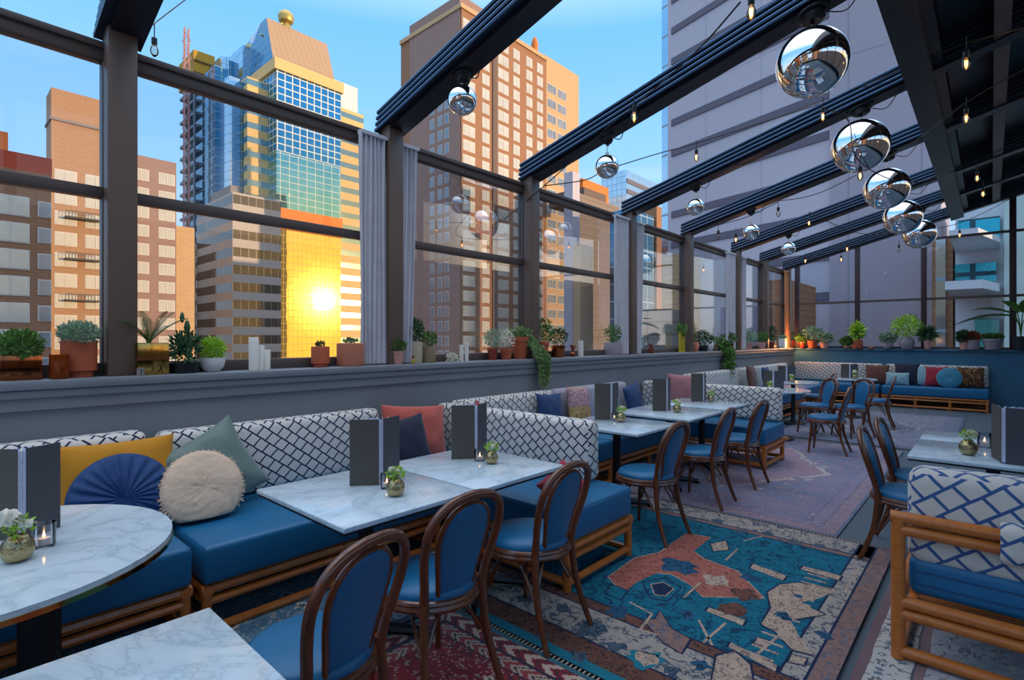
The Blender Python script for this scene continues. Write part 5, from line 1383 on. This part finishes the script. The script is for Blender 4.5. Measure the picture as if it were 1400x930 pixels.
cr = at(391, 50, x=xr); bm = B(); c = Vector((xr, cr.y, zr))-b.o; s_ = 170/725*1.0
lathe(bm, [(0, -8), (1.3, -8), (1.3, 1), (1.1, 2), (2.4, 2.6), (2.8, 4.2), (2.2, 5.6), (1.2, 6.4), (0, 6.6)], 14, c=c)
for a in range(4): rod(bm, c+Vector((math.cos(a*1.57)*2.5, math.sin(a*1.57)*9, -6)), c+Vector((0, 0, 3)), .25, 5)
obj('rooftop_dish', bm, plain('gilded_dish', 'b8a25c', .4, .6), b.t)
# wings
xw = X3-6
b.box('left_wing', S_gold, xw-30, xw, Yx(338, xw), yA+1, ZB, Zx(338, 104, xw))
xw2 = X3-9; b.box('left_side_block', G_side, xw2-30, xw2, Yx(327, xw2), Yx(338, xw2), ZB, Zx(330, 112, xw2))
xw2 = X3-12; b.box('left_corner_strip', G_pale, xw2-30, xw2, Yx(313, xw2), Yx(328, xw2), ZB, Zx(313, 103, xw2))
xg = X3-22; b.box('upper_left_glass_block', G_pale, xg-25, xg, Yx(332, xg), Yx(376, xg), 60, Zx(332, 61, xg))
xg2 = X3-30; b.box('upper_side_glass_block', G_side, xg2-20, xg2, Yx(313, xg2), Yx(335, xg2), 60, Zx(318, 84, xg2))
b.box('right_wing', S_gold, xw-30, xw, yB_-1, Yx(497, xw), ZB, Zx(467, 147, xw))
b.box('right_white_block', slab_panels('white_ribbed_panel', 'd9d6da', 'a9a6b0', 1.8, 60), xg-25, xg, yB_-3, Yx(489, xg), 40, Zx(466, 112, xg))
bm = B(); xs = X3-32; q = [(xs, Yx(333, xs), Zx(333, 66, xs)), (xs, Yx(360, xs), Zx(333, 66, xs)), (xs, Yx(360, xs), Zx(360, 27, xs))]
v = [bm.verts.new(Vector(p)-b.o) for p in q]+[bm.verts.new(Vector(p)-b.o-Vector((3, 0, 0))) for p in q]
for k in ((0, 1, 2), (5, 4, 3), (0, 3, 4, 1), (1, 4, 5, 2), (2, 5, 3, 0)): bm.faces.new([v[i] for i in k])
obj('sloping_glass_fin', bm, G_pale, b.t, smooth=False)
# lower block in front
xl = -118.; b = Blk('lower grey office block with dark ribbon windows in front of the golden tower', xl-10, Yx(350, xl))
b.box('facade', S_grey, xl-22, xl, Yx(318, xl), Yx(384, xl), ZB, Zx(318, 262, xl)); b.box('roof_plant', C_conc, xl-18, xl-6, Yx(330, xl), Yx(344, xl), Zx(318, 262, xl), Zx(318, 262, xl)+3)
# construction tower and crane
xc = -205.; b = Blk('slim tower under construction wrapped in yellow netting at the top', xc-8, Yx(280, xc)); y0, y1 = Yx(266, xc), Yx(292, xc)
zt_ = Zx(266, 68, xc); zn = Zx(266, 108, xc); m_steel = plain('scaffold_steel', '6c7480', .5, .3); m_net = plain('yellow_netting', 'b08a2a', .8, 0, .3, .5)
b.box('core', plain('dark_concrete_core', '4c5058', .8), xc-16, xc-4, y0+2, y1-2, ZB, zn)
z = ZB+3
k = 0
bm = B()
while z < zn: box(bm, xc-16-b.o.x, xc-b.o.x, y0-b.o.y, y1-b.o.y, z-ZB, z+.9-ZB); z += 4.4
obj('floor_slab', bm, m_steel, b.t, smooth=False)
bm = B()
for yy in (y0, (y0+y1)/2, y1): box(bm, xc-.5-b.o.x, xc+.3-b.o.x, yy-.3-b.o.y, yy+.3-b.o.y, 0, zn-ZB)
obj('column', bm, m_steel, b.t, smooth=False)
b.box('yellow_netting', m_net, xc-16, xc+.2, y0-.3, y1+.3, zn, zt_)
bm = B(); z = zn+2
while z < zt_: box(bm, xc+.2-b.o.x, xc+.5-b.o.x, y0-.4-b.o.y, y1+.4-b.o.y, z-ZB, z+.6-ZB); z += 4.2
obj('netting_rail', bm, plain('brown_rail', '5c4020', .7), b.t, smooth=False)
b = Blk('tall thin pink crane mast against the sky', xc, Yx(255, xc), name='crane_mast'); bm = B(); h = Zx(255, 38, xc)-ZB
for dx, dy in ((-1, -1), (1, -1), (1, 1), (-1, 1)): rod(bm, (dx, dy, 0), (dx*.6, dy*.6, h), .18, 4)
z = 0; s_ = 1
while z < h-3: rod(bm, (1, -s_, z), (1, s_, z+3), .12, 4); rod(bm, (-1, s_, z), (-1, -s_, z+3), .12, 4); s_ = -s_; z += 3
obj('lattice', bm, plain('crane_pink', 'b98a86', .6), b.t)
xd = -190.; b = Blk('dark blue glass tower between the scaffold and the golden tower', xd-10, Yx(303, xd))
b.box('glass_body', G_side, xd-24, xd, Yx(294, xd), Yx(313, xd), ZB, Zx(294, 88, xd)); b.box('glass_crown', G_pale, xd-18, xd-3, Yx(303, xd-3), Yx(313, xd-3), Zx(294, 88, xd), Zx(303, 69, xd))
# left blocks
xa = -108.; b = Blk('tan brick apartment block left of the first post, tall blank upper part', xa-15, Yx(110, xa)); y0 = Yx(70, xa); y1 = Yx(178, xa)
b.box('tall_part', C_sand, xa-5, xa, y0, y1, ZB, Zx(70, 119, xa)); y2 = Yx(241, xa-2); zl = Zx(185, 211, xa-2); b.box('lower_part', C_pinkb, xa-30, xa-2, y1-.5, y2, ZB, zl)
b.box('parapet', C_conc, xa-5, xa+.3, y0-.2, y1, Zx(70, 119, xa)-5.0, Zx(70, 119, xa)-4.6)
xb = xa-2; y3 = Yx(266, xb-4); b.box('low_annex', C_cream, xa-28, xb-4, y2-.4, y3, ZB, Zx(241, 303, xb))
windows(b, 'x', xa, [Yx(90, xa), Yx(131, xa)], frange(-12, Zx(90, 215, xa), 3.25), 2.5, 1.9, cap=40)
windows(b, 'x', xa-2, [Yx(192, xa-2), Yx(228, xa-2)], frange(-12, zl-3, 3.25), 2.3, 1.8, cap=40)
bm = B()
z = -12
while z < Zx(125, 262, xa):
    box(bm, xa-b.o.x, xa+1.4-b.o.x, Yx(112, xa)-2.2-b.o.y, Yx(112, xa)+2.2-b.o.y, z-ZB, z+.25-ZB)
    for k in range(12): box(bm, xa+1.35-b.o.x, xa+1.4-b.o.x, Yx(112, xa)-2.2+k*.4-b.o.y, Yx(112, xa)-2.15+k*.4-b.o.y, z-ZB, z+1.1-ZB)
    box(bm, xa+1.3-b.o.x, xa+1.42-b.o.x, Yx(112, xa)-2.2-b.o.y, Yx(112, xa)+2.2-b.o.y, z+1.05-ZB, z+1.15-ZB); z += 6.5
obj('balcony', bm, plain('dark_iron', '3a3836', .5), b.t, smooth=False)
xa2 = -84.; b = Blk('brown block with large gridded windows and red-orange roof at the left edge', xa2-12, Yx(20, xa2)); ya, yb = Yx(-60, xa2), Yx(70, xa2)
b.box('facade', C_brk, xa2-20, xa2, ya, yb, ZB, Zx(30, 233, xa2)); b.box('red_roof', C_redroof, xa2-20, xa2-.5, ya, Yx(72, xa2), Zx(30, 233, xa2), Zx(30, 208, xa2)); b.box('roof_house', C_orange, xa2-16, xa2-4, ya, Yx(11, xa2-4), Zx(30, 208, xa2), Zx(5, 180, xa2-4))
windows(b, 'x', xa2, [Yx(-34, xa2), Yx(14, xa2)], frange(-14, Zx(30, 250, xa2), 3.1), 3.1, 2.1, m=W_glass, cap=40)
windows(b, 'x', xa2, [Yx(61, xa2)], frange(-14, Zx(60, 265, xa2), 3.1), 1.0, 1.6, m=W_dark, cap=40, name='narrow_window', frame=False)
# central brown tower
x4 = -78.; b = Blk('tall brown apartment tower with many windows in the centre', x4-10, Yx(700, x4)); yc = Yx(631, x4); ye = Yx(793, x4); ym = Yx(747, x4)
zt4 = Zx(631, 5, x4)
b.box('brown_wing', C_brk, x4-20, x4, yc, ym, ZB, zt4); xl4 = Xy(561, yc)
b.box('shaded_left_wing', C_pinkb, xl4, x4-.3, yc-.2, yc+16, ZB, zt4+2.0)  # face turned from the sun: its shade is put into the pinkish colour
b.box('cream_right_wing', C_cream, x4-20, x4-.4, ym, ye, ZB, Zx(747, 74, x4))
zz = frange(-14, zt4-3, 3.02); W = [631, 652, 673, 707, 727, 741]
cols = [Yx(641, x4), Yx(664, x4), Yx(688, x4), Yx(706, x4), Yx(723.5, x4), Yx(738, x4)]
windows(b, 'x', x4, cols[:1]+cols[2:3], zz, 3.1, 1.95, cap=44); windows(b, 'x', x4, [cols[1]]+cols[3:], zz, 1.9, 1.95, cap=50, name='narrow_window')
bm = B(); box(bm, x4-b.o.x, x4+.25-b.o.x, Yx(673, x4)-b.o.y, Yx(679, x4)-b.o.y, 0, zt4-4-ZB); obj('drainage_shaft', bm, C_dkb, b.t, smooth=False)
windows(b, 'x', x4-.4, [Yx(756, x4), Yx(770, x4)], frange(-14, Zx(747, 74, x4)-4, 3.6), 3.2, 1.9, m=W_dark, cap=30, name='wide_window')
for px in (590, 600, 610, 619, 627): pass
windows(b, 'y', yc-.2, [Xy(592, yc), Xy(603, yc), Xy(612, yc)], frange(-14, zt4-9, 3.02), 1.15, 1.9, m=W_dark, cap=50, name='slit_window', frame=False)
b.box('roof_coping', C_cream, x4-20, x4+.3, yc-.4, ym, zt4-.9, zt4)
bm = B(); c = at(731, 60, x=x4-6)-b.o; c.z = zt4-ZB
lathe(bm, [(0, -8), (2.2, -8), (2.2, 0), (1.3, 1), (1.1, 4), (.8, 5), (.9, 6.5), (.5, 8), (0, 8.4)], 12, c=c); obj('chimney', bm, C_orange, b.t)
# behind it to the right
x5 = -62.; b = Blk('dark banded building with an orange roof house behind the brown tower', x5-10, Yx(820, x5))
b.box('facade', slab_panels('dark_banded_brick', '7e6c60', '4a403c', 30, 1.5), x5-2, x5, Yx(792, x5), Yx(846, x5), ZB, Zx(803, 268, x5)); b.box('orange_roof_house', C_orange, x5-5, x5-3, Yx(797, x5-3), Yx(832, x5-3), Zx(803, 268, x5), Zx(803, 246, x5-3))
b.box('roof_house_base', C_dkb, x5-12, x5-2.5, Yx(796, x5-3), Yx(826, x5-3), Zx(803, 268, x5)-.1, Zx(803, 259, x5-3))
x6 = -58.; b = Blk('narrow purple-grey slab right beside the brown tower', x6-2, Yx(788, x6)); b.box('slab', T_lil, x6-2, x6, Yx(783, x6), Yx(792.5, x6), ZB, Zx(783, 234, x6))
x7 = -55.; b = Blk('cream sunlit pier in front of the dark banded building', x7-2, Yx(798, x7)); b.box('pier', C_cream, x7-1.5, x7, Yx(793, x7), Yx(811, x7), ZB, Zx(793, 333, x7))
x8 = -130.; b = Blk('small pale glass office with two dark stripes against the sky', x8-5, Yx(880, x8))
b.box('glass_body', G_pale, x8-14, x8, Yx(856, x8), Yx(899, x8), ZB, Zx(856, 232, x8)); b.box('dark_stripe', T_str, x8, x8+.3, Yx(857, x8), Yx(892, x8), Zx(857, 250, x8), Zx(857, 244, x8)); b.box('dark_stripe', T_str, x8, x8+.3, Yx(857, x8), Yx(892, x8), Zx(857, 264, x8), Zx(857, 258, x8))
x9 = -45.; b = Blk('blue gridded glass building with a brown brick stair tower', x9-5, Yx(885, x9))
b.box('glass_body', G_side, x9-4, x9, Yx(862, x9), Yx(895, x9), ZB, Zx(862, 285, x9)); b.box('brick_tower', C_brk, x9-4, x9+.4, Yx(895, x9), Yx(909, x9), ZB, Zx(895, 282, x9))
# the huge lilac tower
y7 = 45.; b = Blk('huge lilac grey windowless tower with dark stripes filling the upper right', Xy(1000, y7), y7+10)
xa_, xb_, xc_ = Xy(913, y7), Xy(1135, y7), Xy(1287, y7)
wing = empty('striped_wing', Vector((xb_, y7, ZB))-b.o, rad(-16)); wing.parent = b.t
def ws(px):   # distance along the turned face at which this pixel column meets it
    u = (px-700)/F; d = (-SN+u*CS, CS+u*SN); a = rad(-16); e = (-math.cos(a), -math.sin(a))
    return (d[0]*y7-d[1]*xb_)/(d[1]*e[0]-d[0]*e[1])
wl = ws(913)
def wbox(nm, m, x0, x1, y0, y1, z0, z1):
    bm = B(); box(bm, x0, x1, y0, y1, z0-ZB, z1-ZB); return obj(nm, bm, m, wing, smooth=False)
wbox('striped_face', T_lil, -wl, 0, 0, 9, ZB, 160); b.box('plain_face', T_lil2, xb_, xc_, y7-.3, y7+9, ZB, 150)
wbox('glass_corner', G_pale, -ws(900), -wl, .5, 8, ZB, 160)
for k, z in enumerate(frange(4.4, 110, 3.0)): wbox('dark_stripe', T_str, -wl+.5, -.05, -.10, .1, z, z+.62)
# buildings low behind the windows
y10 = 36.; b = Blk('white render building with tall panels behind the middle windows', Xy(985, y10), y10+5)
b.box('body', T_white, Xy(948, y10), Xy(1000, y10), y10, y10+8, ZB, Zy(960, 358, y10)); b.box('low_wing', S_lilac, Xy(985, y10-2), Xy(1046, y10-2), y10-2, y10+6, ZB, Zy(1000, 420, y10-2))
b.box('brown_part', C_brk, Xy(1056, y10), Xy(1083, y10), y10-1, y10+6, ZB, Zy(1060, 385, y10))
y11 = 33.; b = Blk('cream block with grey plant room seen low through the fifth window', Xy(905, y11), y11+5)
b.box('body', C_cream, Xy(905, y11), Xy(932, y11), y11, y11+8, ZB, Zy(905, 350, y11)); b.box('louvred_plant_room', slab_panels('grey_louvres', '8a8684', '5e5c5c', 20, .8), Xy(880, y11-2), Xy(910, y11-2), y11-2, y11+5, ZB, Zy(880, 424, y11-2))
# white building with cyan windows at the right
y12 = 38.; b = Blk('white building with angular balconies and cyan windows beyond the far wall', Xy(1330, y12), y12+6)
X = lambda p: Xy(p, y12)
Z = lambda p, q: Zy(p, q, y12)
b.box('white_body', T_white, X(1306), X(1480), y12, y12+14, ZB, Z(1306, 250))
b.box('upper_cyan_window', T_cyan, X(1310), X(1367), y12-.3, y12, Z(1310, 330), Z(1310, 303)); b.box('lower_cyan_window', T_cyan, X(1306), X(1362), y12-.3, y12, Z(1306, 388), Z(1306, 363))
b.box('turquoise_bay', curtain_wall('turquoise_glass', '4aa8a4', '2c6664', 2, 1.6, .08, .5, .2), X(1333), X(1366), y12-1.2, y12, Z(1333, 476), Z(1333, 436))
def soffit(nm, m, pts, z0, z1):
    bm = B(); prism(bm, [(X(p)-b.o.x, -d-6) for p, d in pts], z1-z0, Matrix.Translation((0, 0, z0-ZB))); obj(nm, bm, m, b.t, smooth=False)
soffit('upper_balcony', T_white, [(1306, 0), (1366, 0), (1366, 2.5), (1340, 6), (1306, 6)], Z(1306, 345), Z(1306, 338)); soffit('lower_balcony', T_white, [(1300, 0), (1366, 0), (1366, 2), (1345, 5), (1300, 5)], Z(1300, 405), Z(1300, 395))
b.box('brown_wing', C_brk, X(1270), X(1300), y12+2, y12+14, ZB, Z(1270, 318)); b.box('glass_strip', G_pale, X(1276), X(1290), y12+1.7, y12+2, ZB, Z(1276, 322))
b.box('pale_right_wing', plain('mint_white_render', 'b9d0cc', .7), X(1372), X(1480), y12-2, y12, ZB, Z(1372, 260))
# ground far below and more blocks so that the skyline closes
bm = B(); box(bm, -900, 500, -500, 900, ZB-1, ZB-.5); struct('ground', bm, plain('asphalt', '4a4a50', .9), smooth=False)
b = Blk('pale stone block seen low behind the crane and palm', -150, Yx(262, -140)); b.box('body', C_cream, -160, -140, Yx(241, -140), Yx(268, -140), ZB, Zx(250, 330, -140))
for i, (x, y, w_, d_, h_, m) in enumerate(((40, -90, 30, 40, 95, C_brk), (-20, -130, 40, 30, 85, C_cream), (-120, -60, 30, 40, 60, C_brk), (-70, -110, 30, 25, 75, C_orange))):
    b = Blk('brick tower behind the viewpoint, seen only in the mirror balls', x, y); b.box('body', m, x-w_/2, x+w_/2, y-d_/2, y+d_/2, ZB, h_+ZB)

b = Blk('plain low block added to shade the terrace, east and outside the view', 33, 30); b.box('body', C_dkb, 28, 38, -50, 60, ZB, 8.3)  # unseen block added to keep the low sun off the terrace
# ------------------------------------------------------------------ sky, sun
SAZ = rad(61.6); SEL = rad(4.0)
sd = Vector((math.sin(SAZ)*math.cos(SEL), math.cos(SAZ)*math.cos(SEL), math.sin(SEL)))
w = bpy.data.worlds.new('evening_sky'); scene.world = w; w.use_nodes = True; nt = w.node_tree; nt.nodes.clear()
class WN(N):
    def __init__(s): s.t = nt; s.n = nt.nodes
n = WN(); tc = n.n.new('ShaderNodeTexCoord').outputs['Generated']; s = n.sep(tc)
sky = n.ramp(s[2], [(0, (.42, .50, .60)), (.06, (.46, .60, .74)), (.22, (.30, .56, .86)), (.5, (.16, .45, .84)), (.68, (.80, .95, 1.15)), (1, (1.5, 1.62, 1.8))])
cv = n.map(tc, sc=(1.2, 1.2, 5)); cl = n.noise(cv, 1.8, 6, .6, .5)
cf = n.math('MULTIPLY', n.ramp(cl, [(.5, (0, 0, 0)), (.72, (1, 1, 1))]), n.ramp(s[2], [(.0, (1, 1, 1)), (.25, (.6, .6, .6)), (.45, (0, 0, 0))]))
sky = n.mix(n.math('MULTIPLY', cf, .6), sky, (.75, .76, .82))
dp = n.n.new('ShaderNodeVectorMath'); dp.operation = 'DOT_PRODUCT'; n.L(tc, dp.inputs[0]); dp.inputs[1].default_value = sd
d1 = n.math('MAXIMUM', dp.outputs['Value'], 0)
low = n.ramp(s[2], [(0, (1, 1, 1)), (.12, (.75, .75, .75)), (.34, (0, 0, 0))])
g1 = n.math('MULTIPLY', n.math('POWER', d1, 5), low); g2 = n.math('POWER', d1, 60); g3 = n.math('POWER', d1, 1500)
c = n.mix(g1, sky, (1.15, .72, .22)); c = n.mix(g2, c, (1.45, .88, .20))
sun3 = n.n.new('ShaderNodeVectorMath'); sun3.operation = 'SCALE'; sun3.inputs[0].default_value = (6, 4.2, 1.8); n.L(g3, sun3.inputs['Scale'])
ad = n.n.new('ShaderNodeVectorMath'); ad.operation = 'ADD'; n.L(c, ad.inputs[0]); n.L(sun3.outputs[0], ad.inputs[1])
bg = n.n.new('ShaderNodeBackground'); n.L(ad.outputs[0], bg.inputs[0]); bg.inputs[1].default_value = 1.0
wo = n.n.new('ShaderNodeOutputWorld'); n.L(bg.outputs[0], wo.inputs[0])
sl = bpy.data.lights.new('sun', 'SUN'); sl.energy = 3.2; sl.color = (1, .66, .36); sl.angle = rad(.6)
so = bpy.data.objects.new('sun', sl); COL.objects.link(so); so.rotation_euler = sd.to_track_quat('Z', 'Y').to_euler(); so.location = (20, 20, 30)
vs = scene.view_settings; scene.display_settings.display_device = 'sRGB'; vs.view_transform = 'Standard'; vs.look = 'None'; vs.gamma = 1; vs.exposure = .5; vs.use_curve_mapping = False
